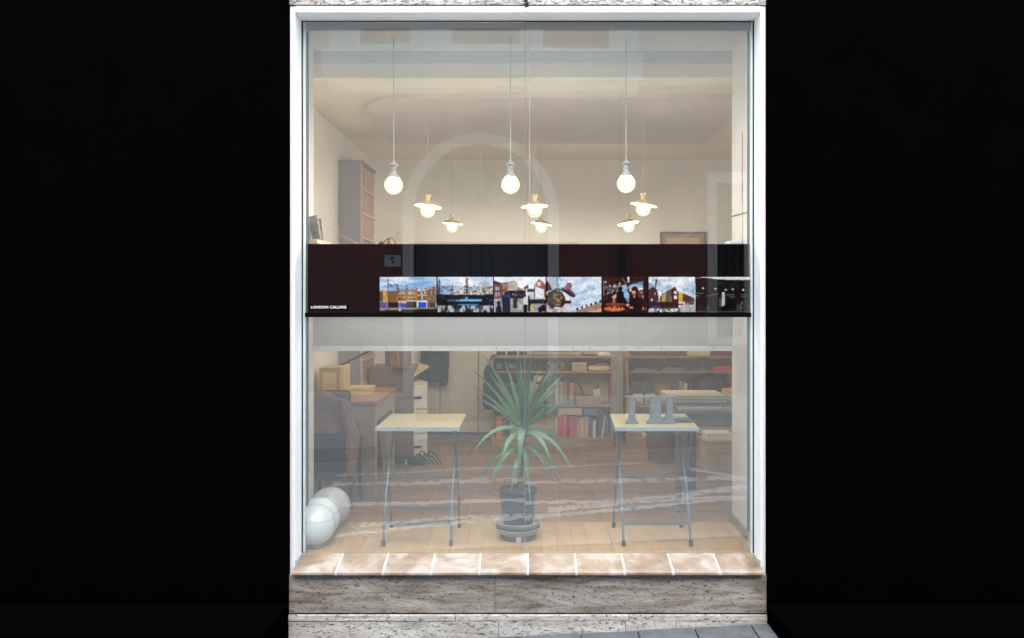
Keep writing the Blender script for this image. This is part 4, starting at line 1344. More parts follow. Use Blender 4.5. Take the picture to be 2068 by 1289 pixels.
# white glass globes lying on the bay floor in the corner
for k, (X, Y, r, m, lab) in enumerate(((-1.352, 0.155, 0.130, 'opal', 'white glass globe lamp on the floor in the window corner, closest to the pane'), (-1.362, 0.305, 0.134, 'opal', 'white glass globe lamp on the floor in the window corner, middle one of three'), (-1.352, 0.56, 0.138, 'opal_grey', 'greyish glass globe lamp on the floor in the window corner, farthest from the pane'))):
    t = thing('floor_globe', lab, 'lamp', (X, Y, 0), 'glass globe floor lamps in the corner')
    MB().lathe([(0.0, 0.004), (r * .55, 0.004), (r * .58, 0.012), (r * .56, 0.02)], n=28).build('base_rim', M['porcelain'], t, True)
    prof_g = [(max(1e-6, p_), z + r) for p_, z in sphere_prof(r, 22)]
    prof_g = [(p_ if 0 < i < 22 else 0.0, max(z, 0.018)) for i, (p_, z) in enumerate(prof_g)]
    MB().lathe(prof_g, n=40).build('globe', M[m], t, True)
    MB().lathe([(r * 0.93, r + r * .36), (r * .945, r + r * .34), (r * .94, r + r * .32)], n=40, rot=Matrix.Rotation(R(0), 3, 'X')).build('seam', M['opal_grey'], t, True)
cp = [(-1.22, .56, .03), (-1.17, .5, .006), (-1.12, .44, .006), (-1.09, .36, .006), (-1.02, .34, .006), (-1.0, .39, .006), (-1.06, .42, .006), (-1.15, .42, .006), (-1.19, .45, .006)]
def smooth_path(pts, n=6):
    pts = [Vector(p) for p in pts]
    out_ = []
    for i in range(len(pts) - 1):
        p0, p1, p2, p3 = pts[max(i - 1, 0)], pts[i], pts[i + 1], pts[min(i + 2, len(pts) - 1)]
        for k in range(n):
            t = k / n
            out_.append(0.5 * ((2 * p1) + (p2 - p0) * t + (2 * p0 - 5 * p1 + 4 * p2 - p3) * t * t + (3 * p1 - p0 - 3 * p2 + p3) * t ** 3))
    return out_ + [pts[-1]]
tag(MB().tube(smooth_path(cp), 0.0032, 6).build('lamp_cord', M['cable'], smooth=True), 'loose white cord coiled on the floor beside the glass globes', 'cord')

# ------------------------------------------------------------------ folding tables
def folding_table(label, X0, X1, Y0, Y1, shift=0.0):
    cx, cy = (X0 + X1) / 2, (Y0 + Y1) / 2
    t = thing('folding_table', label, 'table', (cx, cy, 0), 'folding tables in the window bay')
    hw, hd, h = (X1 - X0) / 2, (Y1 - Y0) / 2, 0.75
    b = MB()
    sk = shift
    b.hprism([(-hw, -hd), (hw, -hd), (hw + sk, hd), (-hw + sk, hd)], h - 0.004, h)
    b.build('table_top', M['table_top'], t)
    b = MB()
    b.hprism([(-hw - .004, -hd - .004), (hw + .004, -hd - .004), (hw + sk + .004, hd + .004), (-hw + sk - .004, hd + .004)], h - 0.024, h - 0.0045)
    b.build('table_edge', M['table_edge'], t)
    fy, ry = 0.14 - cy, 0.56 - cy
    for s in (-1, 1):
        xo, xi = s * (hw - 0.05), s * (hw - 0.032)
        a = [(xo, fy, 0.012), (xo, fy + 0.10, 0.30), (xo, fy + 0.44, h - 0.026)]
        l1 = MB().tube(a, 0.0085, 8).build('leg', M['steel_dark'], t, True)
        MB().tube([(xo, fy - .003, 0.0), (xo, fy + 0.006, 0.035)], 0.0125, 8).build('foot_cap', M['rubber'], l1)
        c = [(xi, ry, 0.012), (xi, ry - 0.10, 0.30), (xi, ry - 0.44 + 0.06, h - 0.026)]
        l2 = MB().tube(c, 0.0085, 8).build('leg', M['steel_dark'], t, True)
        MB().tube([(xi, ry + .003, 0.0), (xi, ry - 0.006, 0.035)], 0.0125, 8).build('foot_cap', M['rubber'], l2)
    w1, w2 = hw - 0.05, hw - 0.032
    MB().box(-w1, w1, fy + .036, fy + .046, 0.122, 0.148, .002).build('crossbar', M['steel_dark'], t)
    MB().box(-w2, w2, ry - .052, ry - .042, 0.132, 0.156, .002).build('crossbar', M['steel_dark'], t)
    MB().tube([(-w2, ry - .13, 0.375), (w2, ry - .13, 0.375)], 0.008, 8).build('crossbar', M['steel_dark'], t)
    return t
folding_table('small folding table with empty pale yellow top beside the potted plant', -0.965, -0.437, 0.157, 0.75)
folding_table('small folding table carrying the grey display posts', 0.556, 1.082, 0.157, 0.75, 0.03)

# grey display posts standing on that table
dp = thing('display_posts', 'blue grey stand of three flared posts under a thin rail on the folding table', 'display stand', (0.80, 0.30, 0.75))
for (xa, xc, w) in ((1270, 1282, 1), (1313, 1334, 1), (1345, 1358, 1)):
    x0, x1 = px(xa, .3) - .80, px(xc, .3) - .80
    MB().prism([(x0 - .022, 0), (x1 + .022, 0), (x1 + .022, .012), (x1 + .004, .03), (x1, .05), (x1, .17), (x0, .17), (x0, .05), (x0 - .004, .03), (x0 - .022, .012)], -.02, .02).build('post', M['slate'], dp)
MB().box(px(1262, .3) - .80, px(1362, .3) - .80, -.022, .022, .1705, .18).build('rail', M['slate'], dp)
mb_ = thing('model_base', 'dark flat tray beside the grey display posts', 'tray', (px(1362, .4), 0.42, 0.75))
MB().box(-.11, .11, -.08, .08, 0.0, .014, .003).build('tray', M['dark_thing'], mb_)
MB().box(-.03, .05, -.05, .05, .0145, .028, .003).build('lid', M['slate'], mb_)

# ------------------------------------------------------------------ yucca
YX, YY = px(1046, .33), 0.33
yu = thing('potted_yucca', 'tall spiky green yucca in a black pot on two grey saucers', 'plant', (YX, YY, 0))
MB().lathe([(0.0, 0.0), (0.115, 0.0), (0.115, 0.035), (0.0, 0.035)], n=32).build('roller_base', M['rubber'], yu, True)
cw = MB()
cw.lathe([(0.0, -.008), (0.018, -.008), (0.018, .008), (0.0, .008)], c=(0.006, -0.118, 0.020), n=18, rot=Matrix.Rotation(R(90), 3, 'X'))
cw.build('castor', M['porcelain'], yu, True)
for z in (0.037, 0.078):
    MB().lathe([(0.0, z), (0.125, z), (0.150, z + 0.030), (0.153, z + 0.036), (0.148, z + 0.038), (0.122, z + 0.012), (0.0, z + 0.012)], n=40).build('saucer', M['saucer'], yu, True)
MB().lathe([(0.0, 0.095), (0.100, 0.095), (0.118, 0.295), (0.126, 0.297), (0.127, 0.318), (0.121, 0.320), (0.117, 0.300), (0.0, 0.292)], n=36).build('pot', M['pot_black'], yu, True)
MB().lathe([(0.0, 0.302), (0.06, 0.305), (0.1165, 0.298)], n=24).build('soil', M['soil'], yu, True)
tr = [(0.012, 0, 0.29), (0.016, 0, 0.42), (0.028, 0.004, 0.56), (0.034, 0.0, 0.70)]
MB().tube(tr, [0.021, 0.019, 0.022, 0.026], 10).build('trunk', M['bark'], yu, True)
def leaf(p0, p1, p2, w, m, nrm=Vector((0, -1, 0.2)), fold=0.25):
    n = 12
    b = MB()
    rows = []
    p0, p1, p2 = Vector(p0), Vector(p1), Vector(p2)
    for i in range(n + 1):
        t = i / n
        c = p0 * (1 - t) ** 2 + p1 * 2 * t * (1 - t) + p2 * t * t
        d = (p0 * (-2 * (1 - t)) + p1 * (2 - 4 * t) + p2 * 2 * t).normalized()
        sd_ = d.cross(nrm)
        if sd_.length < 1e-3:
            sd_ = Vector((1, 0, 0))
        sd_.normalize()
        up = sd_.cross(d).normalized()
        ww = w * (0.55 + 0.9 * t if t < 0.35 else 0.865 * max(0.0, 1 - ((t - 0.35) / 0.65) ** 1.5) + 0.002) 
        rows.append((b.bm.verts.new(c - sd_ * ww / 2 + up * fold * ww / 2), b.bm.verts.new(c - up * .0006), b.bm.verts.new(c + sd_ * ww / 2 + up * fold * ww / 2)))
    for a, c in zip(rows, rows[1:]):
        b.bm.faces.new((a[0], a[1], c[1], c[0]))
        b.bm.faces.new((a[1], a[2], c[2], c[1]))
    return b.build('leaf', m, yu, True)
def lp(x, y, dy):          # a point of the plant, in its own frame
    return Vector((px(x, YY + dy) - YX, dy, pz(y, YY + dy)))
ups_ = [(975, 725, .10), (954, 757, .0), (953, 790, -.1), (959, 812, .08), (1018, 735, .18), (1038, 725, -.02), (1050, 735, .2), (1061, 760, -.12), (1077, 720, -.05), (1096, 741, .15), (1110, 750, .0), (1120, 746, .2), (1143, 730, -.06), (1148, 757, .2), (1131, 814, -.1), (1175, 810, -.04), (1134, 786, .15), (985, 760, .2), (1085, 770, .22)]
for i, (x, y, d) in enumerate(ups_):
    p2 = lp(x, y - 10, d)
    p0 = Vector((0.036 + random.uniform(-.018, .018), random.uniform(-.015, .015), 0.70 + random.uniform(-.02, .05)))
    mid = p0.lerp(p2, 0.5) + Vector((-(p2.x - p0.x) * .10, -(p2.y) * .1, .035))
    leaf(p0, mid, p2, random.uniform(.026, .037), M['leaf'], Vector((random.uniform(-.5, .5), -1, 0.3)))
dr = [(1048, 961, -.20, .062, 1), (1008, 946, -.20, .052, 1), (1115, 940, -.20, .050, 1), (953, 918, -.12, .040, 1), (1162, 962, -.12, .048, 1), (938, 929, .05, .030, 0), (1165, 935, .1, .035, 0)]
for (x, y, d, w, pale) in dr:
    p2 = lp(x, y, d)
    p0 = Vector((0.034 + random.uniform(-.012, .012), -.015, 0.70 + random.uniform(-.03, .02)))
    mid = Vector((p0.x + (p2.x - p0.x) * .55, d * .75, p0.z + 0.085 if abs(p2.x) < .3 else p0.z + .06))
    leaf(p0, mid, p2, w * .85, M['leaf_pale'] if pale else M['leaf'], Vector((random.uniform(-.3, .4), -.7, 0.8)))
lw = [(980, 1010, -.12, .034, 1), (1032, 1002, -.14, .036, 1), (1072, 1034, -.18, .044, 1), (1115, 981, -.1, .036, 0), (1150, 988, -.08, .034, 0), (999, 970, -.1, .036, 0), (960, 983, .05, .028, 0), (985, 950, .08, .034, 0), (1150, 1020, .05, .008, 0), (1120, 955, .12, .03, 0)]
for (x, y, d, w, pale) in lw:
    p2 = lp(x, y, d)
    p0 = Vector((0.028 + random.uniform(-.01, .01), -.01, 0.56 + random.uniform(-.04, .05)))
    mid = Vector((p0.x + (p2.x - p0.x) * .6, d * .6, p0.z + 0.045))
    leaf(p0, mid, p2, w * .85, M['leaf_pale'] if pale else M['leaf'], Vector((random.uniform(-.4, .4), -.8, 0.7)))

# ------------------------------------------------------------------ tall cabinet, ledge with books, things along the upper part
tc = thing('tall_cabinet', 'tall narrow mauve cabinet with rows of small slots in its side', 'cabinet', (-1.64, 2.5, 0))
MB().box(-0.105, 0.095, 0.0, 0.66, 0.0, 2.82, 0.004).build('carcass', M['cab_mauve'], tc)
for r_ in range(11):
    z0 = 0.30 + r_ * 0.228
    MB().box(0.0955, 0.101, 0.03, 0.63, z0 + .012, z0 + .21).build('slot_panel', M['cab_cell'], tc)
    MB().box(0.0955, 0.112, 0.01, 0.65, z0 - .008, z0 + .0115).build('shelf_rail', M['cab_rail'], tc)
    if r_ >= 6:
        for q in range(7):
            MB().box(0.1012, 0.108, 0.10 + q * .075, 0.108 + q * .075, z0 + .0125, z0 + .2095).build('divider', M['cab_rail'], tc)
MB().box(-0.11, 0.116, -0.006, 0.672, 2.8205, 2.84, .002).build('cornice', M['cab_mauve'], tc)
MB().box(0.0955, 0.112, 0.0, 0.0095, 0.3, 2.81).build('edge_strip', M['cab_rail'], tc)

ZL = pz(487, .5)
tag(MB().box(BX0 + .0005, -1.375, 0.30, 0.685, ZL - 0.028, ZL, .002).build('wall_shelf', M['cream_box']), 'short cream ledge on the bay side wall carrying leaning books', 'shelf')
def book(name, label, x, y, z, w, d, h, m, lean=0.0, rz=0.0, cat='book', group=None, page='paper'):
    """w = thickness along x, d = depth, h = height"""
    t = thing(name, label, cat, (x, y, z), group, rz)
    t.rotation_euler = (0, lean, rz)
    MB().box(-w / 2, w / 2, -d / 2, d / 2, 0, h, min(.002, w * .15)).build('cover', m, t)
    MB().box(-w / 2 + .002, w / 2 - .002, -d / 2 + .004, d / 2 + .0015, h - .004, h + .0008).build('pages', M[page], t)
    return t
book('book', 'dark grey book leaning at the pane end of the cream ledge', -1.445, .37, ZL, .018, .12, .17, M['slate'], -0.32, R(20))
book('magazine', 'mottled pale magazine leaning on the cream ledge', -1.42, .47, ZL + .004, .012, .15, .165, M['mottle'], -0.16, R(35))
book('magazine', 'speckled pale magazine leaning at the far end of the cream ledge', -1.425, .57, ZL + .004, .010, .14, .150, M['print_dark'], -0.12, R(30), page='paper')
# desk lamp with round head behind the banner (its head rises over it)
hl = thing('desk_lamp', 'small lamp with round cream head rising over the black banner', 'lamp', (px(806, 2.7), 2.7, 0.90))
MB().tube(smooth_path([(0, 0, 0.0), (-.02, 0, .4), (0.03, 0, .75), (.01, 0, 1.1)]), .008, 8).build('lamp_stem', M['brass'], hl, True)
MB().lathe([(0, 0), (.07, 0), (.07, .012), (.012, .02), (0, .02)], n=20).build('lamp_base', M['dark_thing'], hl, True)
MB().lathe([(0, .015), (.022, .013), (.034, .005), (.038, -.012), (.036, -.014), (.0, .0)], c=(.0, -.005, pz(477, 2.7) - .90), n=20, rot=Matrix.Rotation(R(95), 3, 'X') @ Matrix.Rotation(R(20), 3, 'Y')).build('lamp_head', M['cream_box'], hl, True)
tr_ = thing('brass_trinkets', 'cluster of small brass fittings on the dark shelf beside the tall cabinet', 'ornament', (px(785, 2.9), 2.9, pz(495, 2.9)))
MB().lathe([(0, 0), (.03, 0), (.02, .02), (.012, .05), (.022, .06), (0, .065)], n=14).build('knob', M['brass'], tr_, True)
MB().lathe([(0, 0), (.02, 0), (.03, .02), (.01, .035), (0, .036)], c=(-.07, 0, 0), n=14).build('cup', M['dark_thing'], tr_, True)
MB().tube(smooth_path([(-.05, 0, 0.0), (-.03, 0, .05), (.03, .01, .07), (.07, 0, .01)]), .007, 6).build('handle', M['brass'], tr_, True)
# stand that carries them
st = thing('slim_stand', 'slim dark stand hidden mostly behind the banner beside the tall cabinet', 'stand', (px(785, 2.9), 2.9, 0))
ztr = pz(495, 2.9)
MB().box(-.14, .14, -.10, .10, ztr - .02, ztr - .0005).build('stand_top', M['walnut'], st)
MB().box(-.03, .03, -.03, .03, 0.0, ztr - .0205).build('stand_post', M['walnut'], st)
MB().box(-.12, .12, -.09, .09, -.022, 0.0).build('stand_foot', M['walnut'], st)

# framed picture on the back wall
fx0, fx1, fz1 = px(1334, 4.05), px(1427, 4.05), pz(468, 4.05)
pic = thing('framed_picture', 'dark framed picture with rose and amber mount on the back wall', 'picture', ((fx0 + fx1) / 2, 4.095, fz1 - .2))
hw = (fx1 - fx0) / 2
for (a, c, d, e) in ((-hw, hw, .178, .2), (-hw, hw, -.2, -.178), (-hw, -hw + .022, -.1775, .1775), (hw - .022, hw, -.1775, .1775)):
    MB().box(a, c, -.03, 0.0, d, e, .002).build('frame_rail', M['frame_mauve'], pic)
MB().box(-hw + .0225, hw - .0225, -.014, -.001, -.1772, .1772).build('mount', M['mat_rose'], pic)
MB().box(-hw + .07, hw - .07, -.017, -.0142, -.13, .135).build('print', M['mat_amber'], pic)
# paper roll and rail at the bay's other side
rl = thing('paper_roll', 'rolled white paper curling above the end of the black banner', 'paper', (px(1488, .40), .40, pz(493, .4)))
MB().lathe([(.0205, -.10), (.022, -.10), (.022, .10), (.0205, .10)], c=(.02, 0, .012), n=20, rot=Matrix.Rotation(R(78), 3, 'Y')).build('roll', M['hem'], rl, True)
b = MB()
pts_ = smooth_path([(-.16, -.03, -.035), (-.10, -.02, -.03), (-.05, -.01, -.012), (-.02, 0, .02)], 5)
rows = [(b.bm.verts.new(p_), b.bm.verts.new(p_ + Vector((.01, .12, .004)))) for p_ in pts_]
for a, c in zip(rows, rows[1:]):
    b.bm.faces.new((a[0], a[1], c[1], c[0]))
b.build('curl', M['hem'], rl, True)
tag(MB().tube([(BX1 - .006, .25, pz(428, .25) + .0), (BX1 - .006, .685, pz(437.5, .685))], .0045, 6).build('wall_rail', M['steel_dark']), 'thin dark rail along the bay side wall above the paper roll', 'rail')
tag(MB().tube([(1.352, .12, 1.86), (1.352, .12, 2.62)], .0022, 6).build('brass_rod', M['brass']), 'thin shiny brass rod hanging near the bay side wall', 'rod')
tag(MB().tube([(GJ + .03, .05, 1.91), (GJ + .03, .05, 3.28)], .0016, 5).build('hanging_wire', M['string']), 'fine pale wire hanging by the glass joint down to the banner', 'wire')

# ------------------------------------------------------------------ desk side (towards the globe lamps)
FZ = -0.022      # top of the room floor
dk = thing('work_desk', 'tan wooden desk with reddish top near the white bay wall', 'desk', (-1.44, 1.9, FZ))
MB().box(-.30, .24, -.46, .55, .742, .77, .004).build('desk_top', M['red_wood'], dk)
MB().box(-.285, .222, -.44, -.415, .60, .7415).build('apron', M['tan_wood'], dk)
MB().box(.20, .222, -.4145, .53, .60, .7415).build('apron', M['tan_wood'], dk)
for (xa, ya) in ((.222, -.44), (.222, .53), (-.19, -.44), (-.19, .53)):
    s_ = 1 if ya > 0 else -1
    b = MB()
    w = .125
    x1_, x0_ = xa - .0005, xa - w
    z1_ = .5995
    vs_t = [(x0_, ya), (x1_, ya), (x1_, ya - s_ * w), (x0_, ya - s_ * w)]
    vs_b = [(x0_ + .03, ya), (x1_, ya), (x1_, ya - s_ * w * .7), (x0_ + .03, ya - s_ * w * .7)]
    a = [b.bm.verts.new((x, y, z1_)) for x, y in vs_t]
    c = [b.bm.verts.new((x, y, 0)) for x, y in vs_b]
    b.bm.faces.new(a)
    b.bm.faces.new(list(reversed(c)))
    for k in range(4):
        b.bm.faces.new((a[k], c[k], c[(k + 1) % 4], a[(k + 1) % 4]))
    b.build('leg', M['tan_wood'], dk)
DZ = FZ + .77
bx = thing('wooden_case', 'upright pale wooden case with inset panel standing on the desk', 'box', (px(674, 1.62), 1.66, DZ))
w2 = 25 * (DIST + 1.62) / 1640
MB().box(-w2, w2 - .035, -.12, .12, 0.0, .26, .004).build('case_body', M['tan_wood'], bx)
MB().box(w2 - .0345, w2, -.12, .12, 0.0, .268, .003).build('case_side', M['oak_pale'], bx)
MB().box(-w2 + .03, w2 - .06, -.126, -.1205, .03, .22, .002).build('inset_panel', M['oak_pale'], bx)
MB().box(-.02, .01, -.135, -.1265, .035, .045, .002).build('handle', M['dark_thing'], bx)
fl = thing('flat_box', 'flat yellow wooden box lying on the reddish desk', 'box', (px(725, 1.95), 2.0, DZ))
MB().box(-.13, .11, -.12, .12, 0.0, .035, .003).build('box_body', M['oak_pale'], fl)
MB().box(-.132, .112, -.122, .122, .0355, .058, .003).build('box_lid', M['oak_pale'], fl)
lc = thing('low_cabinet', 'dark brown low cabinet behind the desk beside the tall cabinet', 'cabinet', (-1.29, 2.72, FZ))
MB().box(-.22, .20, 0, .45, .06, .93, .004).build('carcass', M['walnut'], lc)
MB().box(-.20, .18, .03, .42, 0.0, .0595).build('plinth', M['dark_thing'], lc)
for q in range(3):
    d = MB().box(-.21, .19, -.012, -.0005, .08 + q * .28, .345 + q * .28, .003).build('drawer', M['walnut'], lc)
    MB().tube([(-.05, -.02, .22 + q * .28), (.05, -.02, .22 + q * .28)], .006, 6).build('handle', M['brass'], d)
bg2 = thing('brown_carton', 'brown carton leaning on the dark low cabinet', 'box', (-1.22, 2.85, FZ + .9305))
MB().box(-.10, .08, -.1, .1, 0.0, .17, .003).build('carton', M['leather'], bg2)
MB().box(-.102, .082, -.102, .102, .1705, .18, .002).build('lid', M['card'], bg2)
arm = thing('drafting_lamp', 'black angled drafting lamp arm rising from the desk to a round head', 'lamp', (px(690, 2.1), 2.1, DZ))
pa, pb = Vector((0, 0, pz(737, 2.1) - DZ)), Vector((px(838, 2.1) - px(690, 2.1), 0, pz(662, 2.1) - DZ))
MB().tube([(0, 0, .02), pa], .010, 8).build('lamp_post', M['dark_thing'], arm, True)
MB().lathe([(0, 0), (.08, 0), (.08, .018), (.015, .022), (0, .022)], n=22).build('lamp_base', M['dark_thing'], arm, True)
MB().tube([pa, pb], .011, 8).build('arm', M['dark_thing'], arm, True)
MB().lathe([(0, .03), (.02, .028), (.034, .0), (.030, -.002), (0, .018)], c=pb + Vector((-.07, 0, -.0)), n=20, rot=Matrix.Rotation(R(80), 3, 'X')).build('lamp_head', M['dark_thing'], arm, True)
pc = thing('plan_drawers', 'pale set of plan drawers with dark handles and sloping top', 'cabinet', (px(836, 2.9), 2.9, FZ), rz=R(24))
MB().box(-.12, .10, -.12, .30, 0.0, .78, .004).build('carcass', M['cream_box'], pc)
b = MB()
v = [(-.13, -.13, .7805), (.11, -.13, .92), (.11, .31, .92), (-.13, .31, .7805), (-.13, -.13, .80), (.11, -.13, .94), (.11, .31, .94), (-.13, .31, .80)]
vv = [b.bm.verts.new(q) for q in v]
for f in ((0, 1, 2, 3), (7, 6, 5, 4), (0, 4, 5, 1), (1, 5, 6, 2), (2, 6, 7, 3), (3, 7, 4, 0)):
    b.bm.faces.new([vv[i] for i in f])
b.build('sloping_top', M['oak_pale'], pc)
for q in range(3):
    d = MB().box(-.112, .092, -.132, -.1205, .06 + q * .235, .275 + q * .235, .003).build('drawer', M['paper'], pc)
    MB().box(-.055, .035, -.142, -.1325, .155 + q * .235, .175 + q * .235, .002).build('handle', M['dark_thing'], d)

# chair with a jacket in front of the desk
ch = thing('desk_chair', 'brown leather chair pushed up to the desk near the white bay wall', 'chair', (-1.48, 1.28, FZ))
MB().box(-.20, .17, -.18, .2, .44, .50, .02).build('seat', M['dark_thing'], ch)
b = MB().box(-.19, .15, -.20, -.15, .56, .90, .03)
b.build('backrest', M['leather'], ch)
for (xx, yy) in ((-.18, -.17), (.15, -.17), (-.18, .18), (.15, .18)):
    MB().tube([(xx, yy, 0), (xx * .95, yy * .95, .44)], .014, 8).build('leg', M['dark_thing'], ch)
for xx in (-.15, .11):
    MB().tube([(xx, -.175, .48), (xx, -.175, .60)], .014, 8).build('back_post', M['dark_thing'], ch)
JK = 'dark jacket hung over the back of the brown leather chair'
# coat on the back wall
ct = thing('hanging_coat', 'dark coat hanging on the cream panels beside the bookcase', 'coat', (px(872, 3.85), 3.95, 0))
def loft(b, secs, n=18, seed=0.0, amp=.012):
    rows = []
    for (cx, cy, rx, ry, z) in secs:
        row = []
        for k in range(n):
            a = 2 * math.pi * k / n
            f = 1 + amp / max(rx, .03) * mnoise.noise(Vector((math.cos(a) * 2.2, math.sin(a) * 2.2, z * 5 + seed)))
            row.append(b.bm.verts.new((cx + rx * f * math.cos(a), cy + ry * f * math.sin(a), z)))
        rows.append(row)
    for a_, c_ in zip(rows, rows[1:]):
        for k in range(n):
            b.bm.faces.new((a_[k], a_[(k + 1) % n], c_[(k + 1) % n], c_[k]))
    b.bm.faces.new(rows[0])
    b.bm.faces.new(list(reversed(rows[-1])))
b = MB()
loft(b, [(-.0, 0, .04, .03, 1.30), (0, 0, .10, .045, 1.24), (0, 0, .125, .055, 1.1), (-.01, 0, .12, .06, .9), (-.02, 0, .13, .06, .72), (-.02, 0, .14, .06, .64)])
b.build('coat_body', M['coat'], ct, True)
b = MB()
loft(b, [(.11, -.03, .04, .035, 1.22), (.135, -.03, .045, .04, 1.05), (.14, -.03, .042, .04, .85), (.13, -.03, .038, .036, .66), (.12, -.03, .034, .03, .60)], 12, 3.0)
b.build('sleeve', M['coat'], ct, True)
MB().tube([(0, .0, 1.27), (0, .05, 1.31), (0, .099, 1.31)], .008, 6).build('peg', M['brass'], ct)

# ------------------------------------------------------------------ bookcases along the back wall
def bookcase(label, X0, X1, Y0, ztop, rows, divs, m, deep=0.30):
    t = thing('bookcase', label, 'bookcase', ((X0 + X1) / 2, Y0, FZ), 'low oak bookcases along the back wall')
    hw = (X1 - X0) / 2
    H_ = ztop - FZ
    MB().box(-hw - .012, hw + .012, -.008, deep, H_ - .024, H_, .002).build('top_board', m, t)
    for s in (-1, 1):
        a, c = sorted((s * hw, s * (hw - .022)))
        MB().box(a, c, 0, deep, 0, H_ - .0245).build('side_panel', m, t)
    MB().box(-hw + .0225, hw - .0225, deep - .01, deep - .001, 0.0, H_ - .0245).build('back_board', M['oak_pale'], t)
    for z in rows:
        MB().box(-hw + .0225, hw - .0225, .004, deep - .0105, z - FZ - .02, z - FZ, .001).build('shelf', m, t)
    for dx in divs:
        MB().box(dx - (X0 + X1) / 2 - .009, dx - (X0 + X1) / 2 + .009, .006, deep - .0105, rows[-1] - FZ + .0005, H_ - .0245).build('divider', m, t) if False else None
    MB().box(-hw + .0225, hw - .0225, .012, .03, 0.0, rows[0] - FZ - .0205).build('toe_board', m, t)
    return t
SY = 3.72
z_r0, z_r1, z_r2, z_t = pz(885, SY), pz(818, SY), pz(750, SY), pz(719, SY)
AX0, AX1 = px(993, SY), px(1238, SY)
bookcase('oak bookcase behind the yucca with red volumes on its bottom shelf', AX0, AX1, SY, z_t, (z_r0, z_r1, z_r2), (), M['oak'])
CX0, CX1 = px(1265, SY), px(1560, SY)
bookcase('oak bookcase behind the paper covered desk with folded cloths on a shelf', CX0, CX1, SY, z_t, (z_r0, z_r1, z_r2), (), M['oak'])
Yb = SY + .12
def row_of_books(xpx0, specs, z, where, group):
    """specs: (width px, height px, material, colour word, lean)"""
    x = xpx0
    cnt = {}
    for (w, h, m, word, lean) in specs:
        ww = (w - .8) * (DIST + SY) / 1640
        hh = h * (DIST + SY) / 1640
        k = cnt.get(word, 0)
        cnt[word] = k + 1
        tot = sum(1 for s_ in specs if s_[3] == word)
        nm = f'{ORD[k]} {word}' if tot > 1 else word
        book('book', f'{nm} book {where}', px(x + w / 2, SY), Yb, z + .0008 + (abs(lean) * ww * .5), ww, .17, hh, M[m], lean, 0.0, 'book', group)
        x += w
jk = thing('jacket', JK, 'jacket', (-1.50, 1.06, 0))
b = MB()
loft(b, [(-.05, 0, .03, .03, .88), (-.05, 0, .08, .05, .86), (-.04, 0, .125, .062, .82), (-.035, .0, .14, .062, .72), (-.04, 0, .15, .066, .60), (-.04, 0, .15, .066, .57)], 22, 4.0, .02)
b.build('jacket_body', M['leather'], jk, True)
b = MB()
loft(b, [(-.04, 0, .146, .062, .569), (-.035, 0, .15, .066, .50), (-.02, 0, .155, .07, .40), (-.01, 0, .15, .07, .30), (-.03, 0, .13, .07, .22)], 22, 5.0, .03)
b.build('jacket_skirt', M['coat'], jk, True)
b = MB()
loft(b, [(.13, -.05, .03, .03, .82), (.16, -.06, .042, .04, .76), (.205, -.06, .048, .045, .55), (.20, -.05, .042, .04, .36), (.19, -.05, .036, .034, .28)], 14, 9.0, .015)
b.build('sleeve', M['leather'], jk, True)
for nm, c in (('bk_red', (0.50, 0.05, 0.04)), ('bk_maroon', (0.20, 0.04, 0.045)), ('bk_tan', (0.42, 0.26, 0.14)), ('bk_grey', (0.30, 0.31, 0.31)), ('bk_black', (0.03, 0.03, 0.035)), ('bk_cream', (0.58, 0.50, 0.36)), ('bk_green', (0.10, 0.16, 0.13)), ('bk_orange', (0.55, 0.20, 0.06)), ('bk_yellow', (0.50, 0.38, 0.10))):
    M[nm] = mat(nm, c, 0.55, 0.15, 25, (1, 1, .5), 0.05)
row_of_books(1122, [(4, 40, 'bk_cream', 'narrow cream', 0), (10, 43, 'bk_red', 'thick red', 0), (10, 43, 'bk_red', 'thick red', 0), (3, 40, 'bk_black', 'thin black', 0), (11, 43, 'bk_red', 'thick red', 0), (6, 42, 'bk_red', 'thick red', 0), (5, 38, 'bk_tan', 'slim tan', 0), (9, 40, 'bk_yellow', 'black and yellow', 0), (9, 42, 'bk_tan', 'broad tan', 0), (8, 38, 'bk_maroon', 'maroon', 0), (7, 34, 'bk_cream', 'short cream', 0), (5, 50, 'bk_black', 'leaning black', .14), (5, 50, 'bk_maroon', 'leaning maroon', .16), (4, 44, 'bk_cream', 'leaning cream', .18)], z_r0, 'counted from the bottom shelf middle behind the yucca', 'books on the bottom shelf')
row_of_books(1122, [(5, 50, 'bk_cream', 'tall cream', 0), (4, 48, 'bk_grey', 'slim grey', 0), (4, 45, 'bk_cream', 'mottled cream', 0), (5, 42, 'bk_grey', 'mottled grey', 0), (5, 44, 'bk_tan', 'slim tan', 0), (5, 45, 'bk_maroon', 'dark red', 0), (9, 42, 'bk_tan', 'broad tan', 0)], z_r1, 'on the middle shelf behind the yucca leaves', 'books on the middle shelf')
row_of_books(1068, [(8, 45, 'bk_tan', 'brown', 0), (6, 44, 'bk_orange', 'orange', 0), (8, 40, 'bk_cream', 'cream', 0), (7, 44, 'bk_orange', 'red orange', 0), (6, 42, 'bk_black', 'black', 0)], z_r1, 'half hidden by yucca leaves on the middle shelf', 'books on the middle shelf')
row_of_books(1000, [(14, 40, 'bk_orange', 'big orange', 0), (8, 40, 'bk_maroon', 'dark maroon', 0), (7, 36, 'bk_black', 'black', 0)], z_r0, 'at the dark end of the bottom shelf behind the yucca', 'books on the bottom shelf')
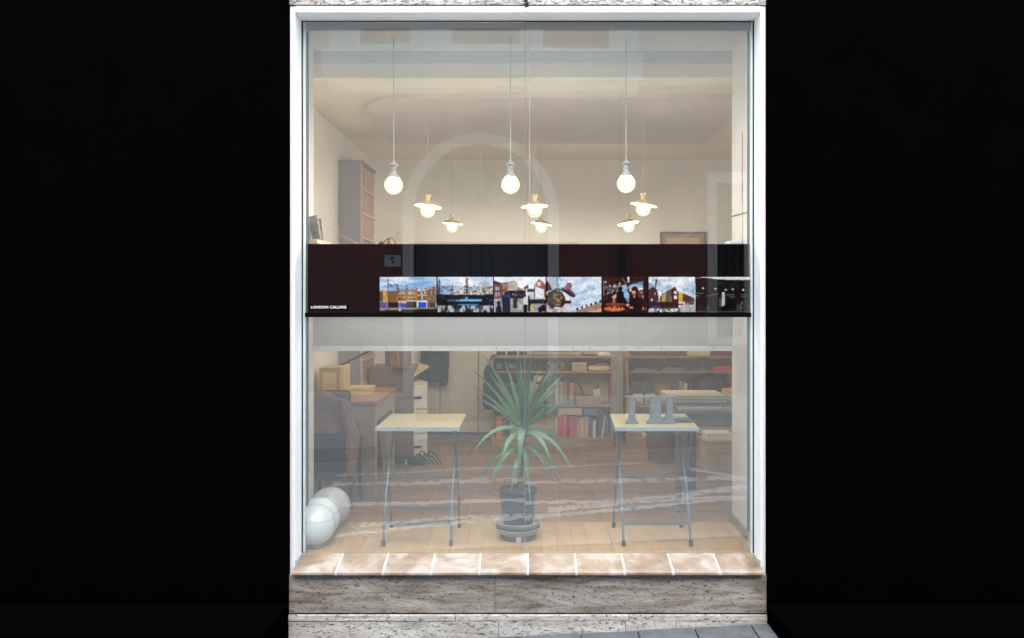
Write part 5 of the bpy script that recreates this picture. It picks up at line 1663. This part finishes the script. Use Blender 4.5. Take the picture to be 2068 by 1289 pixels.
def simple_box(name, label, cat, x0, x1, y, z, h, m, d=.2, lid=None, group=None):
    X0, X1 = px(x0, SY), px(x1, SY)
    t = thing(name, label, cat, ((X0 + X1) / 2, y, z + .0008), group)
    w = (X1 - X0) / 2
    hh = h * (DIST + SY) / 1640
    MB().box(-w, w, -d / 2, d / 2, 0, hh, .003).build('box_body', M[m], t)
    if lid:
        MB().box(-w - .003, w + .003, -d / 2 - .003, d / 2 + .003, hh + .0004, hh + .022, .003).build('box_lid', M[lid], t)
    return t
simple_box('storage_box', 'cream lidded brown box on the top row of the yucca bookcase', 'box', 1156, 1185, Yb, z_r2, 13, 'card', lid='cream_box')
simple_box('carton', 'plain cardboard carton lying over the red volumes', 'box', 1128, 1176, Yb, z_r0 + .245, 14, 'card')
simple_box('carton', 'dark grey carton beside the cardboard one on the bottom row', 'box', 1180, 1208, Yb, z_r0 + .245, 12, 'slate')
simple_box('carton', 'pale carton between yucca leaves on the middle row', 'box', 1078, 1100, Yb + .02, z_r1 + .245, 12, 'cream_box')
cr = thing('wooden_crate', 'open wooden crate of bottles and tools on the middle row', 'crate', (px(1190, SY), Yb, z_r1 + .0008))
cwid = 26 * (DIST + SY) / 1640
for (a, c, d, e) in ((-cwid, cwid, -.09, -.08), (-cwid, cwid, .08, .09), (-cwid, -cwid + .01, -.0795, .0795), (cwid - .01, cwid, -.0795, .0795)):
    MB().box(a, c, d, e, 0.0, .09, .002).build('crate_board', M['oak'], cr)
MB().box(-cwid + .0105, cwid - .0105, -.079, .079, 0.0, .008).build('crate_bottom', M['oak'], cr)
for (x_, an, m, lab) in ((-.03, -.45, 'dark_thing', 'dark tool handle tilted in the wooden crate'), (.03, .5, 'bk_maroon', 'maroon tool handle tilted in the wooden crate')):
    t = tag(MB().box(-.011, .011, -.008, .008, 0, .17, .003).build('tool', M[m]), lab, 'tool')
    t.location = (px(1190, SY) + x_, Yb, z_r1 + .06)
    t.rotation_euler = (0, an, 0)
tag(MB().box(px(1199, SY), px(1214, SY), Yb - .03, Yb - .02, z_r1 + .085, z_r1 + .155, .001).build('white_card', M['paper']), 'small white card standing in the wooden crate', 'card')
for k, (x0, x1, lab) in enumerate(((1002, 1020, 'dark round tin on the yucca bookcase, nearest the coat'), (1024, 1044, 'dark round tin on the yucca bookcase, middle of three'), (1048, 1064, 'dark round tin on the yucca bookcase, nearest the flat frames'))):
    t = thing('round_tin', lab, 'tin', (px((x0 + x1) / 2, SY), Yb, z_t + .0008), 'dark tins on the bookcase')
    r_ = (x1 - x0) / 2 * (DIST + SY) / 1640
    MB().lathe([(0, 0), (r_, 0), (r_, .038), (0, .038)], n=20).build('tin_body', M['dark_thing'], t, True)
    MB().lathe([(0, .0385), (r_ * 1.03, .0385), (r_ * 1.03, .05), (0, .052)], n=20).build('tin_lid', M['slate'], t, True)
for k, (x0, x1, m, lab) in enumerate(((1074, 1176, 'slate', 'flat grey frame lying on top of the yucca bookcase'), (1178, 1206, 'dark_thing', 'flat dark folder lying on top of the yucca bookcase'), (1208, 1234, 'paper', 'crumpled pale papers lying on top of the yucca bookcase'))):
    t = thing('flat_item', lab, 'folder', (px((x0 + x1) / 2, SY), Yb, z_t + .0008))
    w_ = (x1 - x0) / 2 * (DIST + SY) / 1640
    MB().box(-w_, w_, -.1, .1, 0, .014, .002).build('sheet', M[m], t)
    MB().box(-w_ * .9, w_ * .94, -.09, .095, .0145, .026, .002).build('sheet', M['paper' if k == 2 else 'card'], t)
tag(MB().box(px(1076, 4.0), px(1268, 4.0), 3.985, 4.04, pz(709, 4.0), pz(702, 4.0), .003).build('wall_batten', M['oak_pale']), 'long honey coloured wooden batten on the wall over the bookcases', 'batten')
# small things on the top row
cones = ((1080, 12, 'dark cone shaped bottle between yucca leaf tips'), (1107, 9, 'smaller dark cone shaped bottle on the top row'))
for (x, r_, lab) in cones:
    t = thing('cone_bottle', lab, 'bottle', (px(x, SY), Yb, z_r2 + .0008), 'cone shaped bottles on the bookcase')
    rr = r_ * (DIST + SY) / 1640
    MB().lathe([(0, 0), (rr, 0), (rr, .012), (rr * .5, .06), (rr * .28, .085), (0, .085)], n=18).build('bottle_body', M['dark_thing'], t, True)
    MB().lathe([(rr * .3, .0855), (rr * .3, .112), (0, .113)], n=12).build('stopper', M['leather'], t, True)
for (x, lab) in ((1112, 'coiled brass fitting next to the small cone bottle'), (1133, 'coiled brass fitting beside the lidded box')):
    t = thing('brass_coil', lab, 'ornament', (px(x, SY), Yb - .06, z_r2 + .0008), 'brass coils on the bookcase')
    for q in range(3):
        MB().tube([(.035 * math.cos(a_ / 10 * 2 * math.pi) * (1 - .2 * q) + .02 * (q - 1), .01 * q, .05 + .040 * math.sin(a_ / 10 * 2 * math.pi)) for a_ in range(11)], .007, 6).build('coil', M['brass'], t, True)
for (x0, x1, h, m, nm, lab) in ((1000, 1015, 22, 'dark_thing', 'camera_case', 'dark camera case at the coat end of the top row'), (1020, 1046, 18, 'dark_thing', 'camera_case', 'wide dark camera case with lens on the top row')):
    t = simple_box(nm, lab, 'camera', x0, x1, Yb, z_r2, h, m)
    MB().lathe([(0, 0), (.03, 0), (.026, .03), (0, .03)], c=(0, -.1, .05), n=16, rot=Matrix.Rotation(R(90), 3, 'X')).build('lens', M['slate'], t, True)
tag(MB().box(px(1204, SY), px(1226, SY), Yb - .06, Yb + .06, z_r2 + .058, z_r2 + .085, .01).build('red_pouch', M['red_cloth']), 'small red pouch lying on cream cloth in the top row', 'pouch')
cl = MB().box(px(1188, SY), px(1233, SY), Yb - .09, Yb + .09, z_r2 + .001, z_r2 + .057, .02)
tag(cl.build('folded_cloth', M['cream_box'], smooth=True), 'folded cream cloth under the red pouch', 'cloth')
for (x0, x1, h, m, lab) in ((1002, 1062, 45, 'dark_thing', 'black bag filling the coat end of the middle row'),):
    b = MB().box(px(x0, SY), px(x1, SY), Yb - .1, Yb + .1, z_r1 + .001, z_r1 + .001 + h * (DIST + SY) / 1640, .03)
    tag(b.build('black_bag', M[m], smooth=True), lab, 'bag')
bgk = thing('shoulder_bag', 'dark shoulder bag hanging on the end of the yucca bookcase', 'bag', (px(986, 3.6), 3.66, 0))
b = MB()
loft(b, [(0, 0, .02, .03, .85), (0, 0, .05, .05, .78), (0.005, 0, .06, .06, .60), (0, 0, .065, .06, .45), (0, 0, .05, .05, .38)], 14, 8.0)
b.build('bag_body', M['coat'], bgk, True)
MB().tube(smooth_path([(.0, 0, .84), (.02, 0, .92), (.055, .04, .955), (.08, .1, .95)]), .008, 6).build('strap', M['dark_thing'], bgk, True)

# second bookcase contents
def wavy_cloth(x0, x1, z, h, m, lab, y0=Yb - .1, y1=Yb + .08):
    b = MB()
    X0, X1 = px(x0, SY), px(x1, SY)
    n = 24
    rows = []
    for i in range(n + 1):
        x = X0 + (X1 - X0) * i / n
        hh = h * (.75 + .5 * mnoise.noise(Vector((x * 11, z, 2)))) * min(1, 4 * min(i + .4, n - i + .4) / n)
        rows.append([b.bm.verts.new((x, y0 + .012 * mnoise.noise(Vector((x * 9, 3, z))), z + .001)), b.bm.verts.new((x, y0 + .01, z + hh)), b.bm.verts.new((x, y1, z + hh * 1.1)), b.bm.verts.new((x, y1 + .01, z + .001))])
    for a, c in zip(rows, rows[1:]):
        for k in range(4):
            b.bm.faces.new((a[k], a[(k + 1) % 4], c[(k + 1) % 4], c[k]))
    b.bm.faces.new(rows[0])
    b.bm.faces.new(list(reversed(rows[-1])))
    tag(b.build('folded_cloth', M[m], smooth=True), lab, 'cloth')
wavy_cloth(1275, 1330, z_r2, .055, 'cloth_teal', 'crumpled teal cloth on the top row of the desk side bookcase')
wavy_cloth(1332, 1390, z_r2, .05, 'slate', 'crumpled grey blue cloth beside the teal one')
wavy_cloth(1394, 1436, z_r2, .045, 'cloth_teal', 'dark green folded cloth under the red one')
wavy_cloth(1440, 1495, z_r2, .085, 'red_cloth', 'folded red cloth on the top row of the desk side bookcase')
for k, (x, lab) in enumerate(((1289, 'pear picture print standing closest to the gap between bookcases'), (1314, 'pear picture print standing beside its twin'))):
    t = thing('pear_print', lab, 'print', (px(x, SY), Yb - .08, z_r1 + .0008), 'pear prints on the middle shelf')
    MB().box(-.058, .058, 0, .006, 0, .25, .001).build('card', M['print_dark'], t)
    MB().box(-.052, .052, -.002, -.0003, .008, .115, .0005).build('picture_field', M['paper'], t)
    MB().lathe([(0, 0), (.018, .004), (.026, .022), (.022, .042), (.011, .062), (.008, .078), (0, .080)], c=(.014, -.006, .016), n=16).build('pear', M['pear'], t, True)
    MB().lathe([(0, 0), (.02, .006), (.022, .024), (.012, .045), (0, .055)], c=(-.028, -.004, .016), n=14).build('pear', M['bk_red'], t, True)
row_of_books(1360, [(8, 38, 'bk_green', 'dark green', .02), (9, 44, 'bk_grey', 'leaning grey green', .12), (8, 42, 'bk_cream', 'leaning pale', .14), (5, 42, 'bk_black', 'leaning black', .15)], z_r1, 'beside the pear prints on the desk side bookcase', 'books beside the pear prints')
b = MB().ico((px(1442, SY), Yb, z_r1 + .17), .17, 3, (1.25, .6, .95))
for v_ in b.bm.verts:
    v_.co.z = max(v_.co.z, z_r1 + .002)
    v_.co += Vector((1, 0, 1)) * .012 * mnoise.noise(v_.co * 12)
    v_.co.z = min(max(v_.co.z, z_r1 + .002), z_r2 - .03)
tag(b.build('dark_bag', M['dark_thing'], smooth=True), 'bulky dark bag on the middle row behind the paper stacks', 'bag')
for (x0, x1, h, m, nm, lab, cat) in ((1275, 1343, 22, 'walnut', 'long_case', 'long dark brown case lying on the desk side bookcase', 'case'), (1345, 1385, 16, 'leather', 'basket', 'brown basket on top of the desk side bookcase', 'basket'), (1388, 1436, 15, 'cream_box', 'paper_parcel', 'cream paper parcel on top of the desk side bookcase', 'parcel'), (1440, 1480, 18, 'bk_maroon', 'red_beads', 'heap of dark red beads on top of the desk side bookcase', 'beads')):
    simple_box(nm, lab, cat, x0, x1, Yb, z_t, h, m, lid=None if nm == 'red_beads' else m)
tb = thing('cream_tray', 'shallow cream tray on the bottom shelf below the folding table top', 'tray', (px(1319, SY), Yb - .06, z_r0 + .0008))
MB().box(-.11, .11, -.07, .07, 0, .04, .003).build('tray_body', M['cream_box'], tb)
MB().ico((0, 0, .045), .05, 2, (1.7, 1, .5)).build('contents', M['dark_thing'], tb, True)

bk = thing('waste_bin', 'dark brown round bin on the floor beneath the folding table top', 'bin', (px(1336, 2.9), 2.9, FZ))
MB().lathe([(0, 0), (.13, 0), (.16, .32), (.165, .33), (.155, .33), (.127, .012), (0, .012)], n=28).build('bin_body', M['terracotta'], bk, True)
MB().lathe([(.161, .29), (.167, .30), (.163, .31)], n=28).build('rim_band', M['dark_thing'], bk, True)

# desk with paper stacks (far side)
pd = thing('paper_desk', 'dark brown desk stacked with boards and papers beyond the bay corner', 'desk', (1.64, 1.35, FZ))
MB().box(-.56, .60, -.40, .45, .738, .762, .003).build('desk_top', M['walnut'], pd)
MB().box(-.52, .56, -.37, -.345, .64, .7375).build('apron', M['walnut'], pd)
for (xx, yy) in ((-.50, -.36), (.54, -.36), (-.28, .42), (.54, .42)):
    MB().box(xx - .035, xx + .035, yy - (.035 if yy > 0 else -.0255), yy + (.035 if yy > 0 else .095), 0.0, .6395 if yy < 0 else .7375, .003).build('leg', M['walnut'], pd)
PZ = FZ + .7625
stack_z = PZ
for k, (x0, x1, y0, y1, h, m, lab) in enumerate(((1.12, 1.62, 1.02, 1.5, .022, 'paper', 'white drawing board slipping over the desk edge'), (1.66, 2.2, 1.04, 1.6, .016, 'bk_grey', 'pale grey board beside the white drawing board'))):
    t = thing('drawing_board', lab, 'board', ((x0 + x1) / 2, (y0 + y1) / 2, PZ + .0006))
    MB().box(-(x1 - x0) / 2, (x1 - x0) / 2, -(y1 - y0) / 2, (y1 - y0) / 2, 0, h, .001).build('board', M[m], t)
    MB().box(-(x1 - x0) / 2, (x1 - x0) / 2, -(y1 - y0) / 2 + .01, (y1 - y0) / 2, h + .0004, h + .006).build('sheet', M['bk_green' if k == 0 else 'paper'], t)
words_ = ['bottom', 'second lowest', 'middle', 'second highest', 'topmost']
for k in range(5):
    z = PZ + .0295 + k * .0135
    o = MB().box(-.22, .22, -.18, .18, 0, .0125, .001).build('paper_pad', M[('bk_orange', 'paper', 'bk_cream', 'paper', 'bk_cream')[k]])
    o.location = (1.37 + random.uniform(-.012, .012) - .10, 1.28, z)
    o.rotation_euler = (0, 0, random.uniform(-.03, .03))
    tag(o, f'{words_[k]} paper pad of the pile over the white drawing board', 'paper pad', 'paper pads on the desk')
for k in range(5):
    z = PZ + .0235 + k * .017
    o = MB().box(-.24, .24, -.2, .2, 0, .016, .001).build('folder', M[('bk_grey', 'paper', 'bk_grey', 'bk_cream', 'bk_orange')[k]])
    o.location = (1.80 + random.uniform(-.015, .015), 1.32, z)
    o.rotation_euler = (0, 0, random.uniform(-.03, .03))
    tag(o, f'{words_[k]} folder of the grey pile deeper on the desk', 'folder', 'folders on the desk')
cb2 = thing('cardboard_box', 'tan cardboard box under the paper desk', 'box', (px(1452, 2.6), 2.6, FZ))
MB().box(-.15, .17, -.15, .15, 0, .27, .004).build('box_body', M['card'], cb2)
for s_ in (-1, 1):
    MB().box(*sorted((s_ * .006, s_ * .168)), -.15, .15, .2705, .276).build('flap', M['card'], cb2)
dd = thing('paper_ream', 'stack of white paper on the cardboard box under the desk', 'paper', (px(1448, 2.6), 2.6, FZ + .2766))
MB().box(-.12, .12, -.10, .10, 0, .05, .001).build('ream', M['paper'], dd)
MB().box(-.118, .115, -.098, .10, .0505, .062, .001).build('ream', M['hem'], dd)

# small plug strip and cable by the skirting
pl = thing('cable_strip', 'dark power strip with loose cables behind the empty folding table', 'power strip', (px(843, 2.6), 2.75, FZ))
MB().box(-.10, .06, -.03, .03, 0, .05, .005).build('strip', M['dark_thing'], pl)
for q in range(4):
    MB().tube(smooth_path([(-.05 + .035 * q, 0, .05), (-.02 + .04 * q, -.01, .10 + .03 * (q % 2)), (.06 + .04 * q, -.02, .06), (.10 + .035 * q, 0, .006)]), .007, 6).build('cable', M['dark_thing'], pl, True)
